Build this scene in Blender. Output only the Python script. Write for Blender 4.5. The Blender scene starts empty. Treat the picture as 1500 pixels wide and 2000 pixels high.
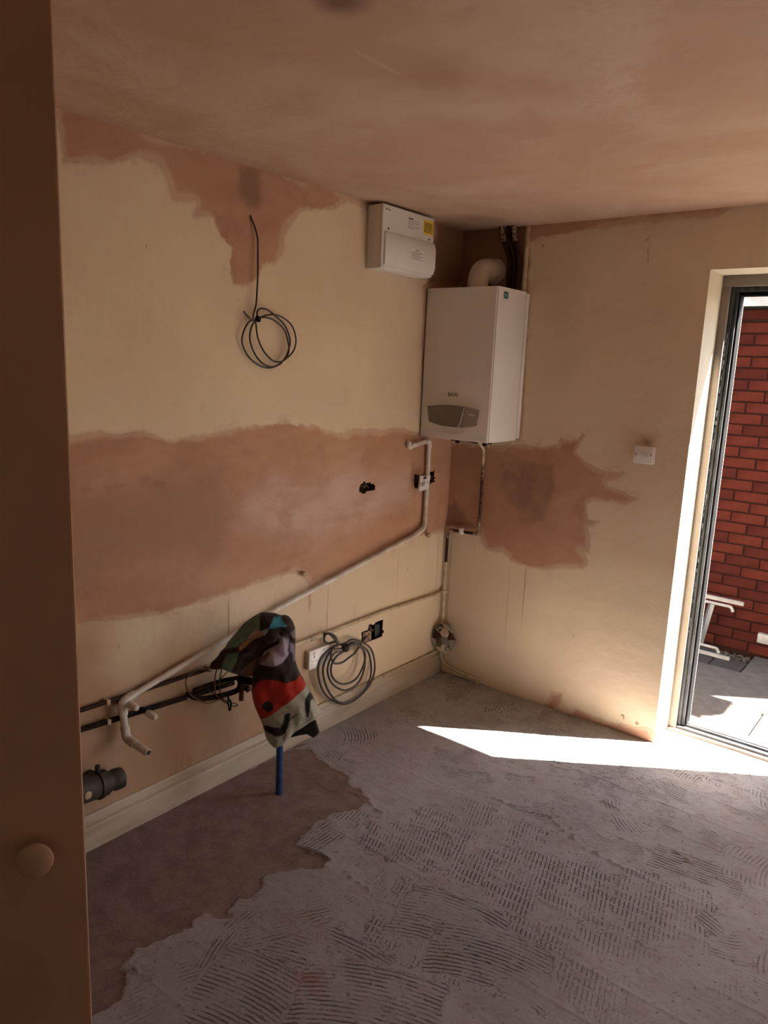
import bpy, bmesh, math, random
import numpy as np
from mathutils import Vector, Matrix

S = bpy.context.scene
COL = S.collection

# ------------------------------------------------------------------ camera
cam_data = bpy.data.cameras.new('camera')
cam = bpy.data.objects.new('camera', cam_data); COL.objects.link(cam)
_r, _u, _f = Vector((0.779825, 0.624637, 0.041244)), Vector((-0.151462, 0.124343, 0.980611)), Vector((-0.607398, 0.770952, -0.191574))
_m = Matrix((( _r[0], _u[0], -_f[0]), (_r[1], _u[1], -_f[1]), (_r[2], _u[2], -_f[2])))
cam.matrix_world = Matrix.Translation(Vector((2.17621, -3.31699, 1.66748))) @ _m.to_4x4()
cam_data.sensor_fit = 'VERTICAL'; cam_data.sensor_height = 36.0
cam_data.lens = 36.0 * 1454.52 / 2000.0
cam_data.clip_start = 0.05
S.camera = cam

# ------------------------------------------------------------------ light and exposure
S.view_settings.view_transform = 'Standard'
S.view_settings.look = 'None'
S.view_settings.gamma = 1.0
S.view_settings.use_curve_mapping = False
S.view_settings.exposure = 2.25
W = bpy.data.worlds.new('world'); S.world = W; W.use_nodes = True
nt = W.node_tree; bg = nt.nodes['Background']
sky = nt.nodes.new('ShaderNodeTexSky'); sky.sky_type = 'NISHITA'
sky.sun_disc = False; sky.sun_elevation = math.radians(51.8)
sky.sun_rotation = math.atan2(0.985, 0.683)
sky.air_density = 1.0; sky.dust_density = 1.5; sky.ozone_density = 1.0
nt.links.new(sky.outputs[0], bg.inputs[0]); bg.inputs[1].default_value = 0.155
sun_d = bpy.data.lights.new('sun', 'SUN'); sun_d.energy = 20.0; sun_d.angle = math.radians(0.55)
sun_d.color = (1.0, 0.95, 0.87)
sun = bpy.data.objects.new('sun', sun_d); COL.objects.link(sun)
sun.location = (6, 5, 8)
sun.rotation_euler = Vector((0.985, 0.683, 1.52)).to_track_quat('Z', 'Y').to_euler()

# ------------------------------------------------------------------ helpers
H = 2.35
rnd = random.Random(7)

def N(mat): return mat.node_tree.nodes, mat.node_tree.links

def mat_basic(name, col, rough=0.6, metal=0.0, var=0.0, scale=20.0, bump=0.0, bscale=80.0, col2=None, spec=0.5, stretch=None):
    m = bpy.data.materials.new(name); m.use_nodes = True
    n, l = N(m); b = n['Principled BSDF']
    b.inputs['Roughness'].default_value = rough; b.inputs['Metallic'].default_value = metal
    b.inputs['Specular IOR Level'].default_value = spec
    tc = n.new('ShaderNodeTexCoord'); vec = tc.outputs['Object']
    if stretch:
        mp = n.new('ShaderNodeMapping'); mp.inputs['Scale'].default_value = stretch
        l.new(vec, mp.inputs['Vector']); vec = mp.outputs['Vector']
    nz = n.new('ShaderNodeTexNoise'); nz.inputs['Scale'].default_value = scale; nz.inputs['Detail'].default_value = 5
    l.new(vec, nz.inputs['Vector'])
    if col2 is None:
        k = max(0.02, var)
        col2 = tuple(c * (1 - k) for c in col)
    rp = n.new('ShaderNodeValToRGB'); rp.color_ramp.elements[0].position = 0.38; rp.color_ramp.elements[1].position = 0.62
    rp.color_ramp.elements[0].color = (*col2, 1); rp.color_ramp.elements[1].color = (*col, 1)
    l.new(nz.outputs['Fac'], rp.inputs['Fac']); l.new(rp.outputs['Color'], b.inputs['Base Color'])
    if bump:
        nb = n.new('ShaderNodeTexNoise'); nb.inputs['Scale'].default_value = bscale; nb.inputs['Detail'].default_value = 4
        l.new(vec, nb.inputs['Vector'])
        bp = n.new('ShaderNodeBump'); bp.inputs['Strength'].default_value = 1.0; bp.inputs['Distance'].default_value = bump
        l.new(nb.outputs['Fac'], bp.inputs['Height']); l.new(bp.outputs['Normal'], b.inputs['Normal'])
    return m

def tag(o, label=None, cat=None, group=None, kind=None):
    if label: o['label'] = label
    if cat: o['category'] = cat
    if group: o['group'] = group
    if kind: o['kind'] = kind
    return o

def link(name, me, mat, parent=None, smooth=False):
    o = bpy.data.objects.new(name, me); COL.objects.link(o)
    if mat is not None and not me.materials: me.materials.append(mat)
    if parent is not None: o.parent = parent
    if smooth:
        me.polygons.foreach_set('use_smooth', [True] * len(me.polygons))
    return o

def from_bm(name, bm, mat, parent=None, smooth=False, autosmooth=None):
    bmesh.ops.recalc_face_normals(bm, faces=bm.faces)
    me = bpy.data.meshes.new(name); bm.to_mesh(me); bm.free()
    o = link(name, me, mat, parent, smooth)
    if autosmooth is not None:
        me.polygons.foreach_set('use_smooth', [True] * len(me.polygons))
        me.set_sharp_from_angle(angle=math.radians(autosmooth))
    return o

def bm_box(bm, x0, x1, y0, y1, z0, z1, bevel=0.0, seg=2):
    v = [bm.verts.new((x, y, z)) for x in (x0, x1) for y in (y0, y1) for z in (z0, z1)]
    f = []
    for q in ((0, 1, 3, 2), (4, 6, 7, 5), (0, 4, 5, 1), (2, 3, 7, 6), (0, 2, 6, 4), (1, 5, 7, 3)):
        f.append(bm.faces.new([v[i] for i in q]))
    if bevel > 0:
        es = set()
        for ff in f: es.update(ff.edges)
        bmesh.ops.recalc_face_normals(bm, faces=f)
        bmesh.ops.bevel(bm, geom=list(es), offset=bevel, segments=seg, profile=0.5, affect='EDGES')

def box(name, x0, x1, y0, y1, z0, z1, mat, parent=None, bevel=0.0, seg=2):
    bm = bmesh.new(); bm_box(bm, x0, x1, y0, y1, z0, z1, bevel, seg)
    return from_bm(name, bm, mat, parent, autosmooth=35 if bevel else None)

def empty(name, loc, label, cat, group=None):
    o = bpy.data.objects.new(name, None); COL.objects.link(o); o.location = loc
    o.empty_display_size = 0.05
    tag(o, label, cat, group)
    return o

def adopt(root):
    """children were modelled in world coordinates: shift them into the root's frame"""
    bpy.context.view_layer.update()
    inv = Matrix.Translation(-Vector(root.location))
    for c in root.children:
        c.matrix_parent_inverse = Matrix.Identity(4)
        if c.type == 'MESH': c.data.transform(inv)
        for g in c.children:
            if g.type == 'MESH': g.data.transform(inv)

def fillet(pts, rad, seg=7):
    pts = [Vector(p) for p in pts]; out = [pts[0]]
    for i in range(1, len(pts) - 1):
        a, b, c = pts[i - 1], pts[i], pts[i + 1]
        d1 = (a - b); d2 = (c - b); r = min(rad, d1.length * .45, d2.length * .45)
        p1 = b + d1.normalized() * r; p2 = b + d2.normalized() * r
        for k in range(seg + 1):
            t = k / seg
            out.append((1 - t) ** 2 * p1 + 2 * t * (1 - t) * b + t * t * p2)
    out.append(pts[-1]); return out

def catmull(pts, seg=8, closed=False):
    pts = [Vector(p) for p in pts]; n = len(pts); out = []
    def g(i): return pts[i % n] if closed else pts[max(0, min(n - 1, i))]
    for i in range(n if closed else n - 1):
        p0, p1, p2, p3 = g(i - 1), g(i), g(i + 1), g(i + 2)
        for k in range(seg):
            t = k / seg
            out.append(0.5 * ((2 * p1) + (p2 - p0) * t + (2 * p0 - 5 * p1 + 4 * p2 - p3) * t * t + (3 * p1 - p0 - 3 * p2 + p3) * t ** 3))
    if not closed: out.append(pts[-1])
    return out

def bm_tube(bm, path, r, seg=12, cap=True, closed=False, radii=None):
    path = [Vector(p) for p in path]
    q = [path[0]]
    for p in path[1:]:
        if (p - q[-1]).length > 1e-5: q.append(p)
    if closed and (q[0] - q[-1]).length < 1e-5: q.pop()
    path = q; n = len(path); rings = []
    up = None
    for i in range(n):
        if closed: t = (path[(i + 1) % n] - path[i - 1])
        else: t = path[min(i + 1, n - 1)] - path[max(i - 1, 0)]
        t.normalize()
        if up is None:
            up = Vector((0, 0, 1)) if abs(t.z) < .9 else Vector((1, 0, 0))
        a = up - t * up.dot(t)
        if a.length < 1e-4: a = t.orthogonal()
        a.normalize(); up = a; b = t.cross(a)
        rr = radii[i] if radii else r
        rings.append([bm.verts.new(path[i] + (a * math.cos(2 * math.pi * k / seg) + b * math.sin(2 * math.pi * k / seg)) * rr) for k in range(seg)])
    m = n if closed else n - 1
    for i in range(m):
        A, B = rings[i], rings[(i + 1) % n]
        for k in range(seg):
            bm.faces.new((A[k], A[(k + 1) % seg], B[(k + 1) % seg], B[k]))
    if cap and not closed:
        bm.faces.new(rings[0]); bm.faces.new(rings[-1])

def tube(name, path, r, mat, parent=None, seg=12, closed=False, radii=None):
    bm = bmesh.new()
    bm_tube(bm, path, r, seg, True, closed, radii)
    return from_bm(name, bm, mat, parent, autosmooth=50)

def open_tube(name, path, r, thick, mat, parent=None, seg=16):
    """pipe whose far end is hollow"""
    bm = bmesh.new(); path = [Vector(p) for p in path]
    bm_tube(bm, path, r, seg, False)
    d = (path[-1] - path[-2]).normalized()
    inner = [path[-1], path[-1] - d * min(.03, r * 3)]
    bm_tube(bm, inner, r - thick, seg, False)
    # lip
    a = d.orthogonal().normalized(); b = d.cross(a)
    R1 = [bm.verts.new(path[-1] + (a * math.cos(2 * math.pi * k / seg) + b * math.sin(2 * math.pi * k / seg)) * r) for k in range(seg)]
    R2 = [bm.verts.new(path[-1] + (a * math.cos(2 * math.pi * k / seg) + b * math.sin(2 * math.pi * k / seg)) * (r - thick)) for k in range(seg)]
    for k in range(seg): bm.faces.new((R1[k], R1[(k + 1) % seg], R2[(k + 1) % seg], R2[k]))
    me = bpy.data.meshes.new(name); bm.to_mesh(me); bm.free()
    o = link(name, me, mat, parent, True); me.set_sharp_from_angle(angle=math.radians(50)); return o

def prism(name, pts3, nrm, depth, mat, parent=None, bevel=0.0):
    """polygon given in space, pushed along nrm"""
    bm = bmesh.new(); nrm = Vector(nrm)
    a = [bm.verts.new(Vector(p)) for p in pts3]; b = [bm.verts.new(Vector(p) + nrm * depth) for p in pts3]
    n = len(a); bm.faces.new(a); top = bm.faces.new(b)
    for i in range(n): bm.faces.new((a[i], a[(i + 1) % n], b[(i + 1) % n], b[i]))
    if bevel:
        bmesh.ops.recalc_face_normals(bm, faces=bm.faces)
        bmesh.ops.bevel(bm, geom=list(top.edges), offset=bevel, segments=2, affect='EDGES')
    return from_bm(name, bm, mat, parent, autosmooth=30)

def text_mesh(name, s, size, loc, xdir, ydir, mat, parent, depth=0.0006):
    cu = bpy.data.curves.new(name, 'FONT'); cu.body = s; cu.size = size; cu.extrude = depth; cu.align_x = 'CENTER'; cu.align_y = 'CENTER'
    tmp = bpy.data.objects.new('tmp', cu); COL.objects.link(tmp)
    bpy.context.view_layer.update()
    me = bpy.data.meshes.new_from_object(tmp.evaluated_get(bpy.context.evaluated_depsgraph_get()))
    bpy.data.objects.remove(tmp)
    x = Vector(xdir).normalized(); y = Vector(ydir).normalized(); z = x.cross(y)
    me.transform(Matrix.Translation(Vector(loc)) @ Matrix((x, y, z)).transposed().to_4x4())
    me.materials.clear()
    return link(name, me, mat, parent)

# ---- numpy fields
def vnoise(x, y, seed=0):
    xi = np.floor(x).astype(np.int64); yi = np.floor(y).astype(np.int64); fx = x - xi; fy = y - yi
    fx = fx * fx * (3 - 2 * fx); fy = fy * fy * (3 - 2 * fy)
    def h(a, b):
        n = (a * 374761393 + b * 668265263 + seed * 974634777) & 0xffffffff
        n = ((n ^ (n >> 13)) * 1274126177) & 0xffffffff
        return ((n ^ (n >> 16)) & 0xffff) / 65535.0
    return (h(xi, yi) * (1 - fx) + h(xi + 1, yi) * fx) * (1 - fy) + (h(xi, yi + 1) * (1 - fx) + h(xi + 1, yi + 1) * fx) * fy
def fbm(x, y, seed=0, o=4):
    s = 0; a = .5
    for i in range(o): s = s + a * vnoise(x * 2 ** i, y * 2 ** i, seed + i); a *= .5
    return s
def sdf(px, py, poly):
    """signed distance, positive inside"""
    px = np.asarray(px, float); py = np.asarray(py, float)
    best = np.full(px.shape, 1e9); ins = np.zeros(px.shape, bool); n = len(poly)
    for i in range(n):
        ax, ay = poly[i]; bx, by = poly[(i + 1) % n]; dx, dy = bx - ax, by - ay
        L = dx * dx + dy * dy + 1e-12
        t = np.clip(((px - ax) * dx + (py - ay) * dy) / L, 0, 1)
        best = np.minimum(best, (px - ax - t * dx) ** 2 + (py - ay - t * dy) ** 2)
        if ay != by:
            c = ((ay > py) != (by > py)) & (px < dx * (py - ay) / dy + ax); ins ^= c
    d = np.sqrt(best); return np.where(ins, d, -d)
def sd_line(px, py, pts):
    best = np.full(np.shape(px), 1e9)
    for (ax, ay), (bx, by) in zip(pts[:-1], pts[1:]):
        dx, dy = bx - ax, by - ay; L = dx * dx + dy * dy + 1e-12
        t = np.clip(((px - ax) * dx + (py - ay) * dy) / L, 0, 1)
        best = np.minimum(best, (px - ax - t * dx) ** 2 + (py - ay - t * dy) ** 2)
    return np.sqrt(best)
def sstep(a, b, x):
    t = np.clip((x - a) / (b - a), 0, 1); return t * t * (3 - 2 * t)

def grid_mesh(name, co, nu, nv, keep=None, flip=False):
    """co: (nu*nv,3) grid, faces where keep (nu-1,nv-1) is true"""
    idx = np.arange(nu * nv).reshape(nu, nv)
    f = np.stack([idx[:-1, :-1], idx[1:, :-1], idx[1:, 1:], idx[:-1, 1:]], -1)
    if flip: f = f[..., ::-1]
    f = f[keep] if keep is not None else f.reshape(-1, 4)
    used = np.zeros(nu * nv, bool); used[f.ravel()] = True
    remap = np.cumsum(used) - 1; f = remap[f]; co = co[used]
    me = bpy.data.meshes.new(name)
    me.vertices.add(len(co)); me.vertices.foreach_set('co', co.astype(np.float32).ravel())
    nf = len(f); me.loops.add(nf * 4); me.loops.foreach_set('vertex_index', f.astype(np.int32).ravel())
    me.polygons.add(nf); me.polygons.foreach_set('loop_start', np.arange(0, nf * 4, 4, dtype=np.int32))
    me.polygons.foreach_set('loop_total', np.full(nf, 4, np.int32))
    me.polygons.foreach_set('use_smooth', np.ones(nf, bool))
    me.update(calc_edges=True)
    return me, used
def add_attr(me, name, arr):
    a = me.attributes.new(name, 'FLOAT', 'POINT'); a.data.foreach_set('value', np.asarray(arr, np.float32).ravel())

# ------------------------------------------------------------------ shader graph helper
class G:
    def __init__(s, name):
        s.m = bpy.data.materials.new(name); s.m.use_nodes = True
        s.n, s.l = N(s.m); s.b = s.n['Principled BSDF']
        s.tc = s.n.new('ShaderNodeTexCoord').outputs['Object']
    def _in(s, sock, v):
        if hasattr(v, 'links') or hasattr(v, 'is_output'): s.l.new(v, sock)
        else: sock.default_value = v
    def attr(s, n):
        a = s.n.new('ShaderNodeAttribute'); a.attribute_name = n; return a.outputs['Fac']
    def noise(s, scale, detail=4, stretch=None, rough=.5, dist=0, w=None):
        v = s.tc
        if stretch:
            mp = s.n.new('ShaderNodeMapping'); mp.inputs['Scale'].default_value = stretch
            if w: mp.inputs['Location'].default_value = w
            s.l.new(v, mp.inputs['Vector']); v = mp.outputs['Vector']
        t = s.n.new('ShaderNodeTexNoise'); t.inputs['Scale'].default_value = scale; t.inputs['Detail'].default_value = detail
        t.inputs['Roughness'].default_value = rough; t.inputs['Distortion'].default_value = dist
        s.l.new(v, t.inputs['Vector']); return t.outputs['Fac']
    def math(s, op, a, b=0.0, c=0.0):
        t = s.n.new('ShaderNodeMath'); t.operation = op
        s._in(t.inputs[0], a); s._in(t.inputs[1], b)
        if len(t.inputs) > 2: s._in(t.inputs[2], c)
        return t.outputs[0]
    def step(s, x, a, b, lo=0.0, hi=1.0):
        t = s.n.new('ShaderNodeMapRange'); t.interpolation_type = 'SMOOTHSTEP'
        s._in(t.inputs['Value'], x); t.inputs['From Min'].default_value = a; t.inputs['From Max'].default_value = b
        t.inputs['To Min'].default_value = lo; t.inputs['To Max'].default_value = hi
        return t.outputs['Result']
    def mix(s, f, a, b):
        t = s.n.new('ShaderNodeMix'); t.data_type = 'RGBA'
        s._in(t.inputs[0], f)
        for k, v in ((6, a), (7, b)):
            if isinstance(v, tuple): t.inputs[k].default_value = (*v, 1)
            else: s.l.new(v, t.inputs[k])
        return t.outputs[2]
    def bump(s, h, dist, prev=None, strength=1.0):
        t = s.n.new('ShaderNodeBump'); t.inputs['Distance'].default_value = dist; t.inputs['Strength'].default_value = strength
        s.l.new(h, t.inputs['Height'])
        if prev is not None: s.l.new(prev, t.inputs['Normal'])
        return t.outputs['Normal']
    def out(s, col, rough=.8, normal=None, spec=.3):
        if isinstance(col, tuple): s.b.inputs['Base Color'].default_value = (*col, 1)
        else: s.l.new(col, s.b.inputs['Base Color'])
        s._in(s.b.inputs['Roughness'], rough); s.b.inputs['Specular IOR Level'].default_value = spec
        if normal is not None: s.l.new(normal, s.b.inputs['Normal'])
        return s.m

CREAM = (.72, .585, .41); CREAM2 = (.68, .53, .37)
PINK = (.42, .205, .12); PINK2 = (.50, .275, .175); LAV = (.58, .41, .33); DAMP = (.23, .13, .09)

def wall_mat(name, axis):
    """painted wall with bare plaster patches; axis 0: wall runs along y, 1: along x"""
    g = G(name)
    st = (1, 1, 1)
    big = g.noise(2.2, 4); mid = g.noise(9, 5, rough=.6); fine = g.noise(60, 3)
    edge = g.math('ADD', g.math('MULTIPLY', g.noise(7, 7, rough=.62), .75), g.math('MULTIPLY', g.noise(30, 5, (1, 1, .6), rough=.7), .25))
    streak = g.noise(3.6, 6, (1, .55, 1.5) if axis == 0 else (.55, 1, 1.5), rough=.62, dist=.25)
    soft = g.step(g.noise(3.1, 3), .35, .65, .006, .045)
    base = g.mix(g.step(big, .35, .65), CREAM, CREAM2)
    base = g.mix(g.math('MULTIPLY', g.step(fine, .62, .74), .08), base, (.42, .30, .19))
    # runs of old adhesive: thin vertical lines
    dr = g.noise(1.0, 2, (1, 46, .55) if axis == 0 else (46, 1, .55))
    dm = g.math('MULTIPLY', g.step(dr, .685, .72), g.step(g.attr('s_drip'), -.02, .06))
    base = g.mix(g.math('MULTIPLY', dm, .55), base, (.34, .19, .10))
    # dark scuffs and mould
    sc = g.noise(38, 5, (1, 1, .45), rough=.7)
    mo = g.math('MULTIPLY', g.step(sc, .47, .57), g.step(g.attr('s_mould'), -.03, .03))
    base = g.mix(g.math('MULTIPLY', mo, .85), base, (.07, .04, .025))
    wob = g.math('MULTIPLY', g.math('SUBTRACT', edge, .5), .075)
    pv = g.math('ADD', g.attr('s_pink'), wob)
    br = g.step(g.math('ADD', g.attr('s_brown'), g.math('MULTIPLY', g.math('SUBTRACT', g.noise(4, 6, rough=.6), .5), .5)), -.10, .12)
    pk = g.math('MAXIMUM', g.math('MULTIPLY', g.step(pv, -.003, .006), .62), g.step(g.math('DIVIDE', pv, soft), -.35, 1.0))
    pk = g.math('MAXIMUM', pk, g.math('MULTIPLY', g.step(pv, -.05, .0), g.math('MULTIPLY', g.step(g.noise(11, 6, rough=.7), .52, .66), .38)))
    pcol = g.mix(g.step(streak, .34, .66), PINK, PINK2)
    lv = g.step(g.math('ADD', g.attr('s_lav'), g.math('MULTIPLY', g.math('SUBTRACT', g.noise(3.2, 4, rough=.5), .5), .30)), -.04, .14)
    lcol = g.mix(g.step(streak, .30, .60), (.48, .29, .21), LAV)
    pcol = g.mix(g.math('MULTIPLY', lv, .8), pcol, lcol)
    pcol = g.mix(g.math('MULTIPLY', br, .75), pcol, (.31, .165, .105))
    base = g.mix(g.math('MULTIPLY', g.step(g.math('ADD', g.attr('s_lowbrown'), g.math('MULTIPLY', g.math('SUBTRACT', big, .5), .6)), -.28, .15), .92), base, (.40, .245, .148))  # browner tone low on the left wall
    dk = g.step(g.math('ADD', g.attr('s_damp'), g.math('MULTIPLY', g.math('SUBTRACT', mid, .5), .10)), -.02, .03)
    col = g.mix(g.math('MULTIPLY', pk, .93), base, pcol)
    # darker tide line at the edge of the plaster
    rim = g.math('MULTIPLY', g.step(g.math('ABSOLUTE', pv), .008, .0), .16)
    col = g.mix(rim, col, (.40, .20, .12))
    col = g.mix(g.math('MULTIPLY', dk, .75), col, DAMP)
    bl = g.noise(5.5, 6, rough=.62, dist=.4)
    col = g.mix(g.math('MULTIPLY', g.math('MULTIPLY', g.step(bl, .50, .70), pk), .50), col, (.36, .185, .12))
    n1 = g.bump(big, .02); n2 = g.bump(mid, .0035, n1); n3 = g.bump(fine, .0006, n2)
    n4 = g.bump(pk, .0012, n3)
    return g.out(col, .78, n4, .25)

M = {}
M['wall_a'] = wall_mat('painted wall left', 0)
M['wall_b'] = wall_mat('painted wall back', 1)
M['cream'] = mat_basic('cream gloss paint', (.66, .54, .38), .4, var=.12, scale=9, bump=.0012, bscale=25)
M['sealant'] = mat_basic('silver sealant', (.15, .16, .17), .6, var=.4, scale=90)
M['lining'] = mat_basic('beige lining paint', (.25, .205, .17), .75, var=.12, scale=9, bump=.0012, bscale=25)
M['reveal'] = mat_basic('cream reveal paint', (.70, .62, .48), .7, var=.08, scale=6, bump=.001, bscale=30)
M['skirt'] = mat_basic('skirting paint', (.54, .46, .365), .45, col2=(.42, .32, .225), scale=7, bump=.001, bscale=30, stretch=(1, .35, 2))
M['white'] = mat_basic('white plastic', (.76, .72, .68), .35, var=.06, scale=8)
M['boiler'] = mat_basic('white enamel', (.80, .76, .72), .28, var=.03, scale=3)
M['offwhite'] = mat_basic('grimy white pvc', (.70, .66, .60), .4, col2=(.55, .47, .38), scale=14)
M['flue'] = mat_basic('flue plastic', (.62, .52, .42), .5, var=.12, scale=10)
M['grey'] = mat_basic('grey plastic', (.36, .32, .29), .35, var=.05)
M['sill_grey'] = mat_basic('dark grey sill', (.05, .05, .055), .4, var=.3)
M['grey_dark'] = mat_basic('dark grey plastic', (.20, .17, .155), .3, var=.05)
M['black'] = mat_basic('black rubber', (.010, .009, .009), .7, var=.3, spec=.1)
M['foam'] = mat_basic('black pipe foam', (.014, .009, .007), .85, col2=(.035, .018, .012), scale=30, spec=.15)
M['dark'] = mat_basic('dark void', (.035, .022, .016), .9, col2=(.09, .05, .03), scale=40, bump=.003)
M['cable'] = mat_basic('grey cable sheath', (.045, .038, .034), .5, col2=(.085, .065, .05), scale=22)
M['cable_dark'] = mat_basic('dark cable sheath', (.035, .022, .018), .5, var=.2)
M['brownwire'] = mat_basic('brown wire', (.16, .07, .04), .5, var=.2)
M['copper'] = mat_basic('tarnished copper', (.16, .07, .045), .45, metal=.6, col2=(.05, .022, .016), scale=45)
M['copper_old'] = mat_basic('brown copper pipe', (.055, .022, .013), .6, metal=.1, col2=(.024, .010, .007), scale=30, spec=.2)
M['paint_pipe'] = mat_basic('cream painted pipe', (.60, .50, .33), .4, col2=(.44, .33, .20), scale=30, bump=.001, bscale=60)
M['plasterpipe'] = mat_basic('plaster splashed copper', (.42, .29, .20), .8, col2=(.075, .035, .024), scale=70, bump=.003, bscale=120)
M['drain'] = mat_basic('grey drain pipe', (.058, .05, .04), .55, col2=(.038, .032, .026), scale=20, spec=.3)
M['blue'] = mat_basic('blue water pipe', (.018, .075, .24), .4, col2=(.012, .035, .10), scale=25)
M['yellow'] = mat_basic('yellow sticker', (.78, .50, .03), .5, var=.05)
M['ink'] = mat_basic('black print', (.05, .045, .04), .6)
M['inkgrey'] = mat_basic('grey print', (.32, .28, .26), .6)
M['green'] = mat_basic('green sticker', (.01, .16, .13), .4)
M['alu'] = mat_basic('aluminium', (.30, .30, .31), .38, metal=.6, col2=(.16, .16, .17), scale=20, stretch=(1, 1, .1))
M['alu_grey'] = mat_basic('weathered grey frame', (.060, .066, .072), .6, metal=.1, col2=(.022, .024, .026), scale=40, stretch=(1, 1, .25), bump=.002, bscale=60)
M['metalwhite'] = mat_basic('white metal tube', (.27, .25, .235), .45, col2=(.21, .19, .18), scale=15)
M['brick'] = mat_basic('red brick', (.068, .0125, .0068), .9, col2=(.05, .0085, .0048), scale=9, bump=.003, bscale=90, spec=.12)
M['brick2'] = mat_basic('darker red brick', (.048, .0085, .005), .9, col2=(.036, .006, .004), scale=9, bump=.003, bscale=90, spec=.12)
M['mortar'] = mat_basic('dark mortar', (.022, .008, .006), .95, bump=.002, spec=.1)
M['slab'] = mat_basic('concrete slab', (.105, .090, .080), .9, col2=(.085, .073, .064), scale=14, bump=.0025, bscale=120, spec=.15)
M['slab_dark'] = mat_basic('dark paver', (.034, .024, .021), .9, col2=(.024, .017, .015), scale=18, bump=.003, bscale=90)
M['soil'] = mat_basic('gravelly soil', (.11, .085, .065), .95, col2=(.05, .04, .03), scale=60, bump=.012, bscale=70)
M['slate'] = mat_basic('roof tile', (.09, .075, .07), .7, col2=(.05, .04, .04), scale=14, bump=.002)
M['fascia'] = mat_basic('flaking white paint', (.50, .48, .47), .7, col2=(.38, .36, .35), scale=12, bump=.003, bscale=30)
M['cupboard'] = mat_basic('beige cupboard paint', (.36, .195, .115), .5, col2=(.32, .17, .10), scale=3, bump=.0008, bscale=18)
M['knob'] = mat_basic('glossy beige knob', (.37, .215, .135), .22, var=.05)
M['plainwall'] = mat_basic('plain cream wall', (.76, .68, .56), .85, col2=(.72, .62, .50), scale=4, bump=.002, bscale=20)
M['peg'] = mat_basic('peg', (.50, .36, .22), .5, var=.2)

# ------------------------------------------------------------------ ceiling
def make_ceiling():
    nx, ny = 150, 180
    x = np.linspace(-.02, 4.2, nx); y = np.linspace(-4.4, .02, ny)
    X, Y = np.meshgrid(x, y, indexing='ij')
    Z = H + (fbm(X * 1.6, Y * 1.6, 3) - .5) * .012
    co = np.stack([X, Y, Z], -1).reshape(-1, 3)
    me, used = grid_mesh('ceiling', co, nx, ny, flip=True)
    xf, yf = X.ravel(), Y.ravel()
    c0 = [(1.097,-2.149,2.350)][0]
    spot = .065 - np.hypot(xf - c0[0], yf - c0[1])
    add_attr(me, 's_spot', spot)
    st = [(a, b) for a, b, _ in [(1.062,-1.899,2.350),(1.123,-1.828,2.350),(1.087,-1.710,2.350),(0.991,-1.610,2.350),(0.924,-1.651,2.350),(0.963,-1.788,2.350)]]
    add_attr(me, 's_stain', sdf(xf, yf, st))
    pa = [(a, b) for a, b, _ in [(0.936,-1.327,2.350),(1.138,-1.468,2.350),(1.109,-1.330,2.350),(1.089,-1.124,2.350),(1.030,-1.055,2.350),(0.968,-1.052,2.350),(0.968,-0.805,2.350),(1.048,-0.842,2.350),(1.108,-1.022,2.350),(1.116,-1.183,2.350),(0.951,-1.187,2.350)]]
    add_attr(me, 's_patch', sdf(xf, yf, pa))
    ln = [(a, b) for a, b, _ in [(0.969,-1.964,2.350),(0.971,-1.838,2.350),(0.952,-1.668,2.350)]]
    add_attr(me, 's_line', sd_line(xf, yf, ln))
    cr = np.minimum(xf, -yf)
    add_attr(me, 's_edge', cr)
    g = G('plastered ceiling')
    big = g.noise(1.6, 5, rough=.55, dist=.5); mid = g.noise(6, 5, rough=.6, dist=.4); fine = g.noise(70, 3)
    col = g.mix(g.step(big, .38, .62), (.49, .315, .22), (.55, .39, .285))
    col = g.mix(g.math('MULTIPLY', g.step(mid, .50, .66), .30), col, (.47, .27, .18))
    wob = g.math('MULTIPLY', g.math('SUBTRACT', mid, .5), .10)
    col = g.mix(g.step(g.math('ADD', g.attr('s_stain'), wob), -.10, .10, 0, .35), col, (.30, .15, .08))
    col = g.mix(g.step(g.attr('s_patch'), -.01, .02, 0, .25), col, (.42, .24, .16))
    col = g.mix(g.step(g.attr('s_line'), .012, .002, 0, .25), col, (.70, .50, .38))
    col = g.mix(g.step(g.attr('s_spot'), -.015, .05, 0, .80), col, (.16, .085, .05))
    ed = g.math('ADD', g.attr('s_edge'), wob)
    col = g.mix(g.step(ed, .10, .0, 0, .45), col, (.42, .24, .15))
    n1 = g.bump(big, .03); n2 = g.bump(mid, .004, n1); n3 = g.bump(fine, .0005, n2)
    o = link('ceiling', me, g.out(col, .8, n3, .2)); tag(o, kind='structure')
make_ceiling()

# ------------------------------------------------------------------ left wall (x = 0)
def yz(p): return [(b, c) for a, b, c in p]
def xz(p): return [(a, c) for a, b, c in p]

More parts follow.
